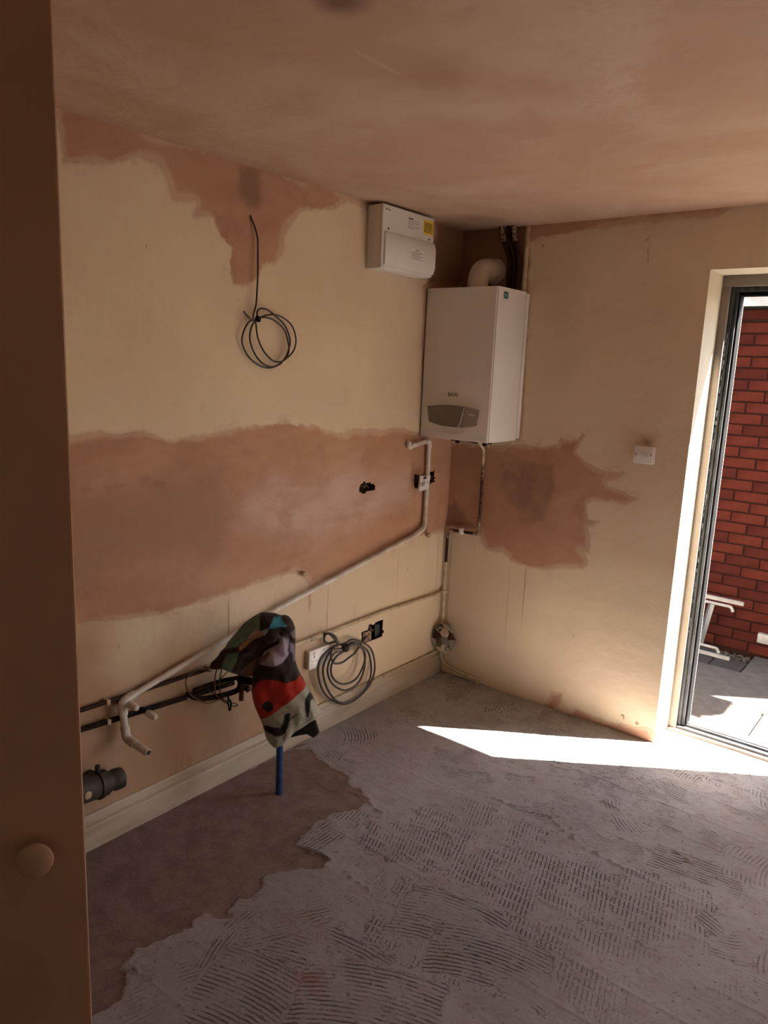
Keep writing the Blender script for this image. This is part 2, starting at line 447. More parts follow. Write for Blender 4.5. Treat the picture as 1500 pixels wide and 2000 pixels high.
HOLE1 = yz([(0.000,-0.745,1.119),(0.000,-0.728,1.134),(0.000,-0.709,1.143),(0.000,-0.690,1.134),(0.000,-0.671,1.135),(0.000,-0.658,1.125),(0.000,-0.638,1.134),(0.000,-0.632,1.114),(0.000,-0.635,1.095),(0.000,-0.674,1.096),(0.000,-0.702,1.090),(0.000,-0.730,1.092),(0.000,-0.747,1.101)])
HOLE2 = yz([(0.000,-0.324,1.140),(0.000,-0.262,1.139),(0.000,-0.216,1.138),(0.000,-0.182,1.143),(0.000,-0.145,1.147),(0.000,-0.137,1.084),(0.000,-0.177,1.092),(0.000,-0.211,1.072),(0.000,-0.290,1.072),(0.000,-0.317,1.077)])
HOLE3 = yz([(0.000,-0.605,0.430),(0.000,-0.570,0.432),(0.000,-0.531,0.429),(0.000,-0.525,0.396),(0.000,-0.526,0.343),(0.000,-0.584,0.344),(0.000,-0.640,0.342),(0.000,-0.691,0.351),(0.000,-0.691,0.409),(0.000,-0.648,0.407),(0.000,-0.635,0.431)])

def make_wall_left():
    y = np.concatenate([np.linspace(-4.4, -2.6, 40, endpoint=False), np.arange(-2.6, .0001, .008), [0.02]])
    z = np.concatenate([[-.02], np.arange(0, 2.352, .008), [2.38]])
    ny, nz = len(y), len(z)
    Y, Z = np.meshgrid(y, z, indexing='ij')
    near = sstep(-2.6, -2.3, Y) * sstep(0, -.25, Y) * sstep(0, .3, Z) * sstep(2.35, 2.1, Z)
    X = fbm(Y * 2.1, Z * 2.1, 11) * .006 * near
    for q in (HOLE1, HOLE2, HOLE3):
        s = sdf(Y, Z, q) + (fbm(Y * 60, Z * 60, 4) - .5) * .012
        X = X - sstep(-.006, .0, s) * .004
    co = np.stack([X, Y, Z], -1).reshape(-1, 3)
    yc = (Y[:-1, :-1] + Y[1:, 1:]) / 2; zc = (Z[:-1, :-1] + Z[1:, 1:]) / 2
    keep = np.ones(yc.shape, bool)
    for q in (HOLE1, HOLE2, HOLE3):
        keep &= ~((sdf(yc, zc, q) + (fbm(yc * 60, zc * 60, 4) - .5) * .012) > 0)
    me, used = grid_mesh('wall_left', co, ny, nz, keep)
    yf, zf = Y.ravel()[used], Z.ravel()[used]
    band = yz([(0.000,-2.187,1.421),(0.000,-2.110,1.423),(0.000,-1.964,1.425),(0.000,-1.865,1.423),(0.000,-1.781,1.393),(0.000,-1.637,1.403),(0.000,-1.464,1.420),(0.000,-1.331,1.427),(0.000,-1.210,1.425),(0.000,-1.062,1.414),(0.000,-0.968,1.391),(0.000,-0.895,1.370),(0.000,-0.841,1.368),(0.000,-0.808,1.389),(0.000,-0.619,1.382),(0.000,-0.459,1.383),(0.000,-0.328,1.353),(-0.000,0.085,1.316),(0.000,0.106,0.897),(0.000,0.067,0.787),(0.000,-0.064,0.807),(0.000,-0.234,0.819),(0.000,-0.502,0.792),(0.000,-0.732,0.751),(0.000,-0.941,0.714),(0.000,-1.007,0.718),(0.000,-1.049,0.701),(0.000,-1.050,0.631),(0.000,-1.058,0.591),(0.000,-1.069,0.636),(0.000,-1.075,0.730),(0.000,-1.136,0.792),(0.000,-1.202,0.801),(0.000,-1.461,0.781),(0.000,-1.620,0.772),(0.000,-1.735,0.773),(0.000,-1.933,0.781),(0.000,-2.126,0.809),(0.000,-2.214,0.823)])
    up = yz([(0.000,-2.131,2.372),(0.000,-1.981,2.367),(0.000,-1.874,2.366),(0.000,-1.750,2.366),(0.000,-1.633,2.358),(0.000,-1.479,2.353),(0.000,-1.245,2.357),(0.000,-1.013,2.359),(0.000,-0.819,2.360),(0.000,-0.750,2.352),(0.000,-0.884,2.323),(0.000,-0.973,2.278),(0.000,-1.071,2.269),(0.000,-1.164,2.237),(0.000,-1.230,2.164),(0.000,-1.239,2.086),(0.000,-1.282,2.026),(0.000,-1.346,2.015),(0.000,-1.371,1.978),(0.000,-1.417,1.942),(0.000,-1.487,1.935),(0.000,-1.506,2.005),(0.000,-1.497,2.057),(0.000,-1.554,2.098),(0.000,-1.581,2.146),(0.000,-1.661,2.136),(0.000,-1.652,2.185),(0.000,-1.753,2.169),(0.000,-1.769,2.221),(0.000,-1.799,2.266),(0.000,-1.891,2.276),(0.000,-1.950,2.245),(0.000,-2.047,2.211),(0.000,-2.120,2.201)])
    corner = yz([(0.000,-0.262,2.429),(0.000,0.112,2.374),(0.000,-0.024,2.080),(0.000,-0.056,1.722),(0.000,-0.063,1.328),(0.000,-0.292,1.339),(0.000,-0.332,2.048),(0.000,-0.231,2.107)])
    pk = np.maximum(np.maximum(sdf(yf, zf, band), sdf(yf, zf, up)), sdf(yf, zf, corner))
    pk = np.maximum(pk, .018 - sd_line(yf, zf, yz([(0.000,-2.122,2.347),(0.000,-1.455,2.338),(0.000,-0.816,2.344),(0.000,-0.029,2.339)])))
    add_attr(me, 's_pink', pk)
    lav = yz([(0.000,-1.448,1.244),(0.000,-1.206,1.244),(0.000,-0.758,1.244),(0.000,-0.289,1.197),(0.000,-0.341,0.985),(0.000,-0.467,0.934),(0.000,-0.747,0.909),(0.000,-0.997,0.898),(0.000,-1.175,0.904),(0.000,-1.381,0.905),(0.000,-1.523,0.985)])
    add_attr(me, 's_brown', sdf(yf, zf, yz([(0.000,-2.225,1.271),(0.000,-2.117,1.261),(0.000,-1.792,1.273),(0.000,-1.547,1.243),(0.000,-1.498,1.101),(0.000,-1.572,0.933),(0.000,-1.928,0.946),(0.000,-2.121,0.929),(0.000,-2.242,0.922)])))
    add_attr(me, 's_lowbrown', sdf(yf, zf, yz([(0.000,-2.281,0.783),(0.000,-2.113,0.771),(0.000,-1.623,0.349),(0.000,-1.185,0.291),(0.000,-1.058,0.274),(0.000,-1.180,0.098),(0.000,-2.142,0.043),(0.000,-2.319,0.024)])))
    add_attr(me, 's_lav', sdf(yf, zf, lav))
    damp = yz([(0.000,-1.469,2.341),(0.000,-1.360,2.347),(0.000,-1.365,2.289),(0.000,-1.359,2.239),(0.000,-1.389,2.197),(0.000,-1.419,2.206),(0.000,-1.469,2.254)])
    s = sdf(yf, zf, damp)
    s = np.maximum(s, .004 - sd_line(yf, zf, yz([(0.000,-2.117,1.245),(0.000,-2.027,1.245),(0.000,-1.920,1.249),(0.000,-1.796,1.237)])) + (vnoise(yf * 25, zf * 25, 3) - .5) * .03)
    s = np.maximum(s, sdf(yf, zf, yz([(0.000,-0.213,2.369),(0.000,0.112,2.374),(0.000,0.146,2.098),(0.000,-0.311,2.050),(0.000,-0.268,2.267)])))
    add_attr(me, 's_damp', s)
    dr = yz([(0.000,-2.213,0.840),(0.000,-1.933,0.781),(0.000,-1.461,0.768),(0.000,-1.007,0.704),(0.000,-0.500,0.769),(0.000,-0.008,0.784),(0.000,0.009,0.418),(0.000,-1.064,0.469),(0.000,-1.848,0.527),(0.000,-2.226,0.560)])
    add_attr(me, 's_drip', sdf(yf, zf, dr))
    mo = yz([(0.000,-1.790,0.119),(0.000,-1.755,0.188),(0.000,-1.696,0.202),(0.000,-1.574,0.168),(0.000,-1.522,0.181),(0.000,-1.496,0.261),(0.000,-1.475,0.253),(0.000,-1.464,0.136),(0.000,-1.624,0.090)])
    mo2 = yz([(0.000,-1.197,0.319),(0.000,-1.091,0.285),(0.000,-1.055,0.170),(0.000,-1.150,0.130)])
    mm = np.maximum(sdf(yf, zf, mo), sdf(yf, zf, mo2) - .02)
    for (yy, zz), rr in zip(yz([(0.000,-1.943,0.250),(0.000,-1.846,2.016),(0.000,-0.961,2.298),(0.000,-0.798,1.737),(0.000,-1.462,1.885),(0.000,-1.499,1.673),(0.000,-1.850,0.654),(0.000,-1.982,0.696),(0.000,-0.345,0.661),(0.000,-0.491,0.628),(0.000,-1.755,0.184),(0.000,-0.878,2.267),(0.000,-1.109,1.947),(0.000,-0.953,2.181)]), (.007, .005, .006, .006, .004, .004, .006, .006, .006, .004, .009, .004, .004, .004)):
        mm = np.maximum(mm, (rr - np.hypot((yf - yy) * 1.6, (zf - zz) * .7)) * 6)
    ln = (.004 - np.abs(zf - .131)) * 6 + (vnoise(yf * 14, zf, 5) - .45) * .03
    mm = np.maximum(mm, ln)
    add_attr(me, 's_mould', mm)
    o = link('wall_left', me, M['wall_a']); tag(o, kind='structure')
    back = bmesh.new(); bm_box(back, -.30, -.045, -4.4, .30, -.3, 2.7)
    from_bm('masonry', back, M['dark'], o)
make_wall_left()

# ------------------------------------------------------------------ back wall (y = 0) with the door opening
DX0, DX1, DZ = 1.213, 2.105, 2.113
WX0, WX1 = 2.82, 4.10  # sides of the unseen opening added to bounce sun into the room
def make_wall_back():
    x = np.concatenate([[-.02], np.arange(0, 1.205, .008), [1.208, DX0], [DX1, 2.4, 2.7, WX0, WX1, 4.2]])
    z = np.concatenate([[-.02], np.arange(0, 2.105, .008), [2.108, DZ], np.arange(DZ + .008, 2.35, .008), [2.38]])
    nx, nz = len(x), len(z); X, Z = np.meshgrid(x, z, indexing='ij')
    near = sstep(0, .2, X) * sstep(1.2, 1.05, X) * sstep(0, .3, Z) * sstep(2.1, 1.9, Z)
    Y = -fbm(X * 2.3 + 9, Z * 2.3, 21) * .006 * near
    co = np.stack([X, Y, Z], -1).reshape(-1, 3)
    xc = (X[:-1, :-1] + X[1:, 1:]) / 2; zc = (Z[:-1, :-1] + Z[1:, 1:]) / 2
    keep = ~((xc > DX0) & (xc < DX1) & (zc < DZ)) & ~((xc > WX0) & (xc < WX1) & (zc < DZ) & (zc > 0))
    me, used = grid_mesh('wall_back', co, nx, nz, keep)
    xf, zf = X.ravel()[used], Z.ravel()[used]
    big = xz([(-0.149,0.000,1.312),(-0.017,0.000,1.283),(0.210,0.000,1.293),(0.412,0.000,1.313),(0.545,0.000,1.314),(0.609,0.000,1.328),(0.621,0.000,1.366),(0.669,0.000,1.363),(0.706,0.000,1.375),(0.727,0.000,1.397),(0.742,0.000,1.391),(0.725,0.000,1.347),(0.705,0.000,1.308),(0.756,0.000,1.263),(0.819,0.000,1.234),(0.886,0.000,1.228),(0.943,0.000,1.242),(0.941,0.000,1.226),(0.861,0.000,1.189),(0.867,0.000,1.168),(0.915,0.000,1.160),(1.026,0.000,1.126),(0.972,0.000,1.100),(0.878,0.000,1.090),(0.804,0.000,1.086),(0.784,0.000,1.072),(0.797,0.000,0.997),(0.858,0.000,0.996),(0.801,0.000,0.960),(0.812,0.000,0.925),(0.813,0.000,0.842),(0.770,0.000,0.842),(0.813,0.000,0.797),(0.793,0.000,0.763),(0.705,0.000,0.737),(0.584,0.000,0.708),(0.516,0.000,0.702),(0.401,0.000,0.716),(0.390,0.000,0.738),(0.353,0.000,0.755),(0.253,0.000,0.745),(0.209,0.000,0.832),(-0.015,0.000,0.823),(-0.116,0.000,0.815)])
    top = xz([(-0.091,0.000,2.486),(0.352,0.000,2.387),(0.433,0.000,2.380),(0.892,0.000,2.383),(1.207,0.000,2.374),(1.396,0.000,2.375),(1.503,0.000,2.373),(1.511,0.000,2.314),(1.214,0.000,2.315),(0.899,0.000,2.318),(0.594,0.000,2.301),(0.440,0.000,2.296),(0.373,0.000,2.270),(0.395,0.000,2.023),(-0.059,0.000,2.034)])
    low = xz([(0.691,0.000,0.089),(0.746,0.000,0.098),(0.745,0.000,0.043),(0.705,0.000,-0.006),(0.815,0.000,0.003),(0.825,0.000,0.042),(0.919,0.000,0.034),(1.022,0.000,0.037),(1.180,0.000,0.059),(1.207,0.000,0.035),(1.213,0.000,-0.020),(0.977,0.000,-0.027),(0.651,0.000,-0.036)])
    behind = xz([(-0.031,0.000,2.084),(0.395,0.000,2.047),(0.415,0.000,1.337),(-0.040,0.000,1.295)])
    pk = np.maximum(np.maximum(sdf(xf, zf, big), sdf(xf, zf, top)), np.maximum(sdf(xf, zf, low) + .006, sdf(xf, zf, behind)))
    add_attr(me, 's_pink', pk)
    inner = xz([(0.366,0.000,1.235),(0.392,0.000,1.245),(0.418,0.000,1.239),(0.535,0.000,1.249),(0.601,0.000,1.238),(0.622,0.000,1.121),(0.604,0.000,1.035),(0.562,0.000,0.951),(0.497,0.000,0.917),(0.446,0.000,0.916),(0.423,0.000,0.976),(0.348,0.000,1.028),(0.315,0.000,1.103),(0.318,0.000,1.182)])
    add_attr(me, 's_lav', sdf(xf, zf, inner) - .2)
    s = np.maximum(np.minimum(sdf(xf, zf, inner) - .010, .012), sdf(xf, zf, xz([(-0.086,0.000,2.412),(0.365,0.000,2.363),(0.389,0.000,2.023),(-0.059,0.000,2.034)])) - .005)
    s = np.maximum(s, sdf(xf, zf, xz([(-0.023,0.000,0.941),(0.045,0.000,0.968),(0.156,0.000,0.902),(0.190,0.000,0.833),(-0.015,0.000,0.823)])) - .01)
    s = np.maximum(s, .006 - sd_line(xf, zf, xz([(0.317,0.000,1.198),(0.366,0.000,1.235),(0.418,0.000,1.239),(0.452,0.000,1.236)])))
    s = np.maximum(s, sdf(xf, zf, xz([(0.983,0.000,1.395),(1.062,0.000,1.402),(1.070,0.000,1.371),(0.979,0.000,1.362)])) - .012)
    add_attr(me, 's_damp', s)
    add_attr(me, 's_brown', sdf(xf, zf, xz([(0.249,0.000,1.217),(0.535,0.000,1.248),(0.602,0.000,1.105),(0.592,0.000,0.925),(0.393,0.000,0.918)])) - .03)
    add_attr(me, 's_lowbrown', np.full(len(xf), -1.0))
    dr = xz([(-0.011,0.000,0.767),(0.189,0.000,0.802),(0.287,0.000,0.737),(0.772,0.000,0.728),(0.816,0.000,0.269),(0.628,0.000,0.214),(0.039,-0.000,0.040)])
    add_attr(me, 's_drip', sdf(xf, zf, dr))
    mo = xz([(0.960,0.000,1.649),(1.028,0.000,1.652),(1.050,0.000,1.598),(0.992,0.000,1.459),(0.936,0.000,1.443),(0.941,0.000,1.546)])
    mm = sdf(xf, zf, mo) - .06
    for (xx, zz), rr in zip(xz([(0.717,0.000,0.042),(0.730,0.000,0.088),(0.963,0.000,0.113),(1.055,0.000,0.080),(1.063,0.000,0.036),(1.128,0.000,0.074),(0.934,0.000,2.245),(0.444,0.000,2.254),(0.432,0.000,1.723),(0.945,0.000,2.064),(0.719,0.000,1.269),(0.775,0.000,0.417)]), (.017, .010, .008, .012, .015, .008, .005, .005, .007, .006, .005, .007)):
        mm = np.maximum(mm, (rr - np.hypot(xf - xx, (zf - zz) * .8)) * 6)
    mm = np.maximum(mm, (.0025 - sd_line(xf, zf, xz([(0.949,0.000,2.269),(0.947,0.000,2.223),(0.950,0.000,2.155)]))) * 6)
    add_attr(me, 's_mould', mm)
    o = link('wall_back', me, M['wall_b']); tag(o, kind='structure')
    bm = bmesh.new()
    bm_box(bm, -.30, DX0, .003, .30, -.3, 2.7); bm_box(bm, DX1, WX0, .003, .30, -.3, 2.7); bm_box(bm, WX1, 4.5, .003, .30, -.3, 2.7); bm_box(bm, WX0, WX1, .003, .30, DZ, 2.7); bm_box(bm, WX0, WX1, .003, .30, -.3, -.004)
    bm_box(bm, DX0, DX1, .003, .30, DZ, 2.7); bm_box(bm, DX0, DX1, -.0, .30, -.3, -.004)
    from_bm('reveal', bm, M['reveal'], o)
    # skim of pink plaster left at the foot of the reveal
make_wall_back()

# the rest of the room, outside the frame, plus an unseen window added for bounce light
def plain_wall(name, x0, x1, y0, y1, z0, z1):
    tag(box(name, x0, x1, y0, y1, z0, z1, M['plainwall']), kind='structure')
plain_wall('wall_near', -.3, 4.5, -4.7, -4.38, -.3, 2.7)
wr = bmesh.new()
bm_box(wr, 4.18, 4.48, -4.4, .3, -.3, 2.7)
tag(from_bm('wall_right', wr, M['plainwall']), kind='structure')
win = bmesh.new()
for b in ((WX0, WX0 + .05, .18, .24, 0, 2.1), (WX1 - .05, WX1, .18, .24, 0, 2.1), (WX0 + .05, WX1 - .05, .18, .24, 0, .05), (WX0 + .05, WX1 - .05, .18, .24, 2.05, 2.1)):
    bm_box(win, *b)
tag(from_bm('added_window', win, M['white']), kind='structure')
roof = box('roof_void', -.3, 4.5, -4.7, .42, 2.42, 2.75, M['slate']); tag(roof, kind='structure')

# ------------------------------------------------------------------ floor with the tile adhesive
def make_floor():
    x = np.concatenate([[-.3, -.02], np.arange(0, 2.25, .006), np.linspace(2.3, 4.2, 24)])
    y = np.concatenate([np.linspace(-4.4, -2.65, 22, endpoint=False), np.arange(-2.65, .006, .006), [.15, .21]])
    nx, ny = len(x), len(y); X, Y = np.meshgrid(x, y, indexing='ij')
    bare = [(a, b) for a, b, _ in [(0.023,-0.003,0.000),(0.001,-1.192,0.000),(0.092,-1.143,0.000),(0.250,-1.182,0.000),(0.316,-1.175,0.000),(0.431,-1.226,0.000),(0.527,-1.245,0.000),(0.549,-1.331,-0.000),(0.478,-1.427,0.000),(0.487,-1.546,0.000),(0.519,-1.629,0.000),(0.565,-1.625,0.000),(0.656,-1.618,0.000),(0.664,-1.664,0.000),(0.606,-1.740,0.000),(0.574,-1.803,0.000),(0.588,-1.882,0.000),(0.587,-1.945,0.000),(0.604,-1.990,0.000),(0.620,-2.033,0.000),(0.557,-2.061,0.000),(0.542,-2.102,0.000),(0.560,-2.129,-0.000),(0.546,-2.181,-0.000),(0.543,-2.223,0.000),(0.530,-2.273,0.000),(0.551,-2.328,0.000),(0.645,-2.403,0.000),(0.623,-2.484,0.000),(0.702,-2.620,0.000),(-0.081,-2.280,0.000)]]
    # the sliver along the skirting beyond the cloth is covered, keep bare only left of it
    bare[0] = (.05, -1.05); bare[1] = (.0, -1.18)
    bare2 = [(a, b) for a, b, _ in [(0.476,-1.184,-0.000),(0.473,-0.976,0.000),(0.654,-0.970,0.000),(0.864,-1.067,0.000),(1.016,-1.059,0.000),(0.867,-1.108,0.000),(0.718,-1.132,0.000),(0.604,-1.212,0.000)]]
    wn = (fbm(X * 22, Y * 22, 5) - .47) * .07 + (fbm(X * 90, Y * 90, 8, 2) - .37) * .012
    adh = -sdf(X, Y, bare) + wn
    smooth2 = sstep(-.02, .02, -sdf(X, Y, bare2) + wn * .8)
    # thick ragged lip lines
    lips = np.full(X.shape, 1e9)
    for ln in ([(1.210,-0.883,0.000),(1.244,-0.935,0.000),(1.314,-0.959,0.000),(1.414,-0.973,0.000),(1.520,-0.957,0.000),(1.548,-0.924,0.000)], [(0.307,-1.289,0.000),(0.375,-1.301,0.000),(0.450,-1.248,0.000),(0.545,-1.266,0.000),(0.624,-1.285,0.000)],
               [(0.519,-1.629,0.000),(0.565,-1.625,0.000),(0.656,-1.618,0.000),(0.724,-1.628,0.000),(0.858,-1.641,0.000)], [(0.551,-2.328,0.000),(0.600,-2.320,0.000),(0.618,-2.300,0.000)], [(1.214,-0.631,0.000),(1.303,-0.644,0.000),(1.398,-0.626,0.000),(1.533,-0.625,-0.000)],
               [(0.884,-0.909,0.000),(0.995,-0.902,0.000),(1.130,-0.869,0.000),(1.195,-0.917,0.000)], [(1.555,-0.754,0.000),(1.619,-0.790,0.000),(1.710,-0.814,0.000)]):
        lips = np.minimum(lips, sd_line(X, Y, [(a, b) for a, b, _ in ln]))
    lips = lips + (fbm(X * 38, Y * 38, 31) - .45) * .05
    # trowel swipes: phase field, mask
    ph = np.zeros(X.shape); mk = np.zeros(X.shape); wf = np.zeros(X.shape)
    def swipe(cx, cy, L, Wd, ang, period=.0145, curve=0.0, wob=.02, seed=0, st=1.0, waf=0.0):
        c, s = math.cos(ang), math.sin(ang)
        m = (np.abs(X - cx) < L + Wd) & (np.abs(Y - cy) < L + Wd)
        if not m.any(): return
        dx = X[m] - cx; dy = Y[m] - cy
        a = dx * c + dy * s; b = -dx * s + dy * c
        if curve:
            R = 1.0 / curve; rr = np.sqrt(a * a + (b - R) ** 2)
            bb = R - rr if R > 0 else R + rr
            aa = a
        else: aa, bb = a, b
        nz = (fbm(X[m] * 30 + seed, Y[m] * 30, seed, 3) - .45) * wob * 2
        d = np.minimum(L / 2 - np.abs(aa), Wd / 2 - np.abs(bb)) + nz
        k = sstep(0, .006, d)
        p = bb / period
        sel = k > .5
        t = ph[m]; t[sel] = p[sel]; ph[m] = t
        t = mk[m]; t = np.where(sel, st, t * (1 - sstep(-.012, 0, d))); mk[m] = t
        t = wf[m]; t[sel] = waf; wf[m] = t
    R2 = random.Random(12)
    # broad filler swipes
    for i in range(150):
        cx = R2.uniform(.15, 2.2); cy = R2.uniform(-2.5, .1)
        swipe(cx, cy, R2.uniform(.10, .26), R2.uniform(.06, .14), R2.choice([0.1, .35, -.25, 1.3, 1.75, .8, 2.5]) + R2.uniform(-.25, .25), R2.uniform(.0125, .0155),
              R2.choice([0, 0, 2.5, -2.5, 4]), .03, i, R2.uniform(.25, .75) + (.35 if cy > -.75 else 0))
    # imprint of tile backs: short ridges cut by the joints (seen mid-floor)
    for i, (cx, cy, L, Wd, a, s_) in enumerate(((.98, -1.22, .42, .50, 1.88, .85), (1.36, -1.22, .34, .52, 1.86, .8), (1.20, -1.62, .34, .55, 1.85, .75), (.80, -1.36, .20, .32, 1.95, .75),
                                                (1.62, -1.10, .38, .30, 1.8, .65), (1.55, -1.48, .36, .34, 1.82, .7), (1.80, -1.36, .3, .24, 1.8, .5), (.86, -1.06, .18, .22, 1.9, .7))):
        swipe(cx, cy, L, Wd, a, .0142, 0, .03, 300 + i, s_, 1.0)
    # single bold swipes read off the photograph: centre, direction point, length, width, curve
    def sw(c, e, L, Wd, curve=0.0, st=1.0, per=.0145, k=[400]):
        k[0] += 1
        a = math.atan2(e[1] - c[1], e[0] - c[0])
        swipe(c[0], c[1], L, Wd, a, per, curve, .02, k[0], st)
    q = [(0.175,-0.877,0.000),(0.075,-0.779,0.000),(0.122,-0.662,0.000),(-0.039,-0.647,0.000),(0.195,-1.107,0.000),(0.173,-1.032,0.000),(0.598,-0.733,0.000),(0.494,-0.781,-0.000),(0.716,-0.834,0.000),(0.620,-0.884,0.000),(1.240,-0.509,0.000),(1.112,-0.495,0.000),(1.446,-0.536,0.000),(1.330,-0.550,-0.000),(1.529,-0.615,0.000),(1.435,-0.619,0.000),(1.655,-0.604,0.000),(1.539,-0.585,0.000),(1.641,-0.806,0.000),(1.539,-0.817,0.000),(0.552,-1.479,0.000),(0.545,-1.357,0.000),(1.134,-1.578,-0.000),(1.049,-1.595,0.000),(1.303,-1.618,-0.000),(1.215,-1.644,0.000),(1.750,-1.048,0.000),(1.715,-1.034,0.000),(0.916,-1.983,0.000),(0.788,-2.021,0.000),(0.879,-2.178,0.000),(0.778,-2.199,0.000),(1.137,-1.974,0.000),(1.048,-2.019,0.000),(0.774,-1.925,0.000),(0.728,-2.007,0.000),(0.990,-0.380,0.000),(0.867,-0.434,0.000),(0.636,-0.491,0.000),(0.776,-0.456,0.000),(1.500,-0.025,0.000),(1.441,-0.192,0.000),(1.213,-0.173,0.000),(1.347,-0.167,-0.000),(1.791,-0.671,0.000),(1.791,-0.810,0.000),(1.667,-0.289,0.000),(1.569,-0.282,0.000),(0.571,-0.519,0.000),(0.468,-0.535,0.000),(0.817,-0.386,0.000),(0.714,-0.438,0.000),(1.110,-0.328,0.000),(0.970,-0.338,0.000),(1.275,-0.085,0.000),(1.212,-0.233,0.000),(1.479,-0.102,0.000),(1.349,-0.106,0.000),(1.586,0.055,0.000),(1.475,0.070,0.000),(0.814,-0.573,0.000),(0.697,-0.593,0.000),(1.054,-0.521,0.000),(0.928,-0.554,0.000)]
    specs = [(.16, .16, 3.5, 1.0), (.20, .07, 0, .8), (.09, .12, 4, .9), (.20, .10, 0, .8), (.22, .09, 0, .9), (.30, .16, 1.5, 1), (.26, .14, 0, .9), (.26, .10, 0, .9), (.30, .12, 0, .8), (.30, .14, 0, .95),
             (.30, .12, .8, .9), (.34, .24, 2.2, 1.0), (.36, .22, 2.0, .9), (.10, .06, 0, .8), (.44, .30, 1.6, .85), (.30, .3, 1.4, .7), (.4, .26, 1.4, .85), (.28, .1, 0, .7), (.26, .16, 2.5, .8), (.3, .14, 0, .8), (.26, .16, 2.5, .7), (.24, .12, 0, .7), (.2, .2, 3, .5), (.3, .12, 0, .7), (.2, .08, 0, 1), (.22, .10, 2, 1), (.22, .12, 0, 1), (.16, .12, 4, 1), (.24, .10, 0, 1), (.2, .12, 3, 1), (.2, .1, 0, 1), (.22, .1, 2, 1)]
    for i, sp in enumerate(specs):
        sw(q[2 * i], q[2 * i + 1], sp[0], sp[1], sp[2], sp[3])
    breakup = sstep(.30, .46, fbm(X * 9, Y * 9, 77))
    mk = mk * sstep(.0, .02, adh) * (.25 + .75 * breakup) * (.15 + .85 * smooth2)
    mk = mk * (1 - .75 * sstep(1.35, 1.75, X) * sstep(-1.15, -1.4, Y))
    # joints of the lifted tiles run along x
    jn = np.abs(((Y + 1.475) / .167 + .5) % 1 - .5) * .167
    jmask = sstep(.36, .5, fbm(X * 2.5 + 4, Y * 6, 55))
    Z = sstep(-.004, .006, adh) * .0045 + (fbm(X * 5, Y * 5, 9) - .5) * .006 * sstep(0, .3, X) + (fbm(X * 40, Y * 40, 19, 3) - .45) * .0022 * sstep(-.01, .02, adh)
    Z = Z + sstep(.010, .002, lips) * .004
    Z = Z + sstep(.005, .001, jn) * .0022 * jmask * sstep(0, .05, adh)
    fine = sstep(-2.64, -2.5, Y) * sstep(2.24, 2.1, X)
    Z = Z * fine
    co = np.stack([X, Y, Z], -1).reshape(-1, 3)
    me, used = grid_mesh('floor', co, nx, ny)
    add_attr(me, 's_adh', adh); add_attr(me, 'phase', ph); add_attr(me, 'ridge', mk * fine); add_attr(me, 'waffle', wf); add_attr(me, 'joint', jn)
    add_attr(me, 'lip', lips)
    red = [(a, b) for a, b, _ in [(0.759,-1.911,0.000),(0.790,-1.854,0.000),(0.880,-1.859,0.000),(0.876,-1.942,0.000),(0.823,-1.963,0.000)]]
    red2 = [(a, b) for a, b, _ in [(0.899,-2.046,0.000),(0.972,-1.958,0.000),(1.031,-2.000,-0.000),(1.013,-2.082,0.000),(0.959,-2.085,0.000)]]
    xf, yf = X.ravel(), Y.ravel()
    add_attr(me, 's_red', np.maximum(sdf(xf, yf, red), sdf(xf, yf, red2)))
    g = G('screed and tile adhesive')
    big = g.noise(2.0, 5); mid = g.noise(12, 6, rough=.62); fin = g.noise(90, 4, rough=.6); grit = g.noise(260, 2)
    a = g.step(g.attr('s_adh'), -.003, .006)
    screed = g.mix(g.step(mid, .38, .62), (.195, .138, .113), (.245, .182, .154))
    screed = g.mix(g.step(fin, .60, .70, 0, .5), screed, (.44, .36, .31))
    adc = g.mix(g.step(big, .35, .65), (.315, .293, .290), (.375, .353, .352))
    adc = g.mix(g.step(mid, .45, .65, 0, .5), adc, (.30, .25, .23))
    adc = g.mix(g.step(g.noise(30, 5, rough=.7), .56, .66, 0, .35), adc, (.24, .18, .145))
    col = g.mix(a, screed, adc)
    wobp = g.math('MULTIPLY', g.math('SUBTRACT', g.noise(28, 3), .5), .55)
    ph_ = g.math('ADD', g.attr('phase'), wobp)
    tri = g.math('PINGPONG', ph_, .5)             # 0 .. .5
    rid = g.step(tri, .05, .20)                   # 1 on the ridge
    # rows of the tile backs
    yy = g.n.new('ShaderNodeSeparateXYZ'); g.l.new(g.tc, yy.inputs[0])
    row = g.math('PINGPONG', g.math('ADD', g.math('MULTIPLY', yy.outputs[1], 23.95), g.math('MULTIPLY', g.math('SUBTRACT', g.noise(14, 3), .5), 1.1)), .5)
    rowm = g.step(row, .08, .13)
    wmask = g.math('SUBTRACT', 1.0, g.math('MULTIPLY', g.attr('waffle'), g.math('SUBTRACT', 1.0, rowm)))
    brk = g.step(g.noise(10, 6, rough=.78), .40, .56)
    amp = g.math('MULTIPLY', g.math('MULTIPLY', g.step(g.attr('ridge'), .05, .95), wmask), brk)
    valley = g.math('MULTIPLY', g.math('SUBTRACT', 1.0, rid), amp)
    col = g.mix(g.math('MULTIPLY', valley, .74), col, (.055, .037, .030))  # groove dirt and the shade between ridges, both put into the colour
    col = g.mix(g.step(g.attr('lip'), .006, .000, 0, .5), col, (.12, .08, .06))
    col = g.mix(g.math('MULTIPLY', g.step(g.attr('s_red'), -.03, .03, 0, .35), g.step(mid, .4, .6)), col, (.40, .12, .08))
    crk = g.math('ABSOLUTE', g.math('SUBTRACT', g.noise(9, 7, rough=.68, dist=.3), .5))
    crm = g.math('MULTIPLY', g.step(crk, .007, .0), g.step(g.noise(4.5, 3), .50, .62))
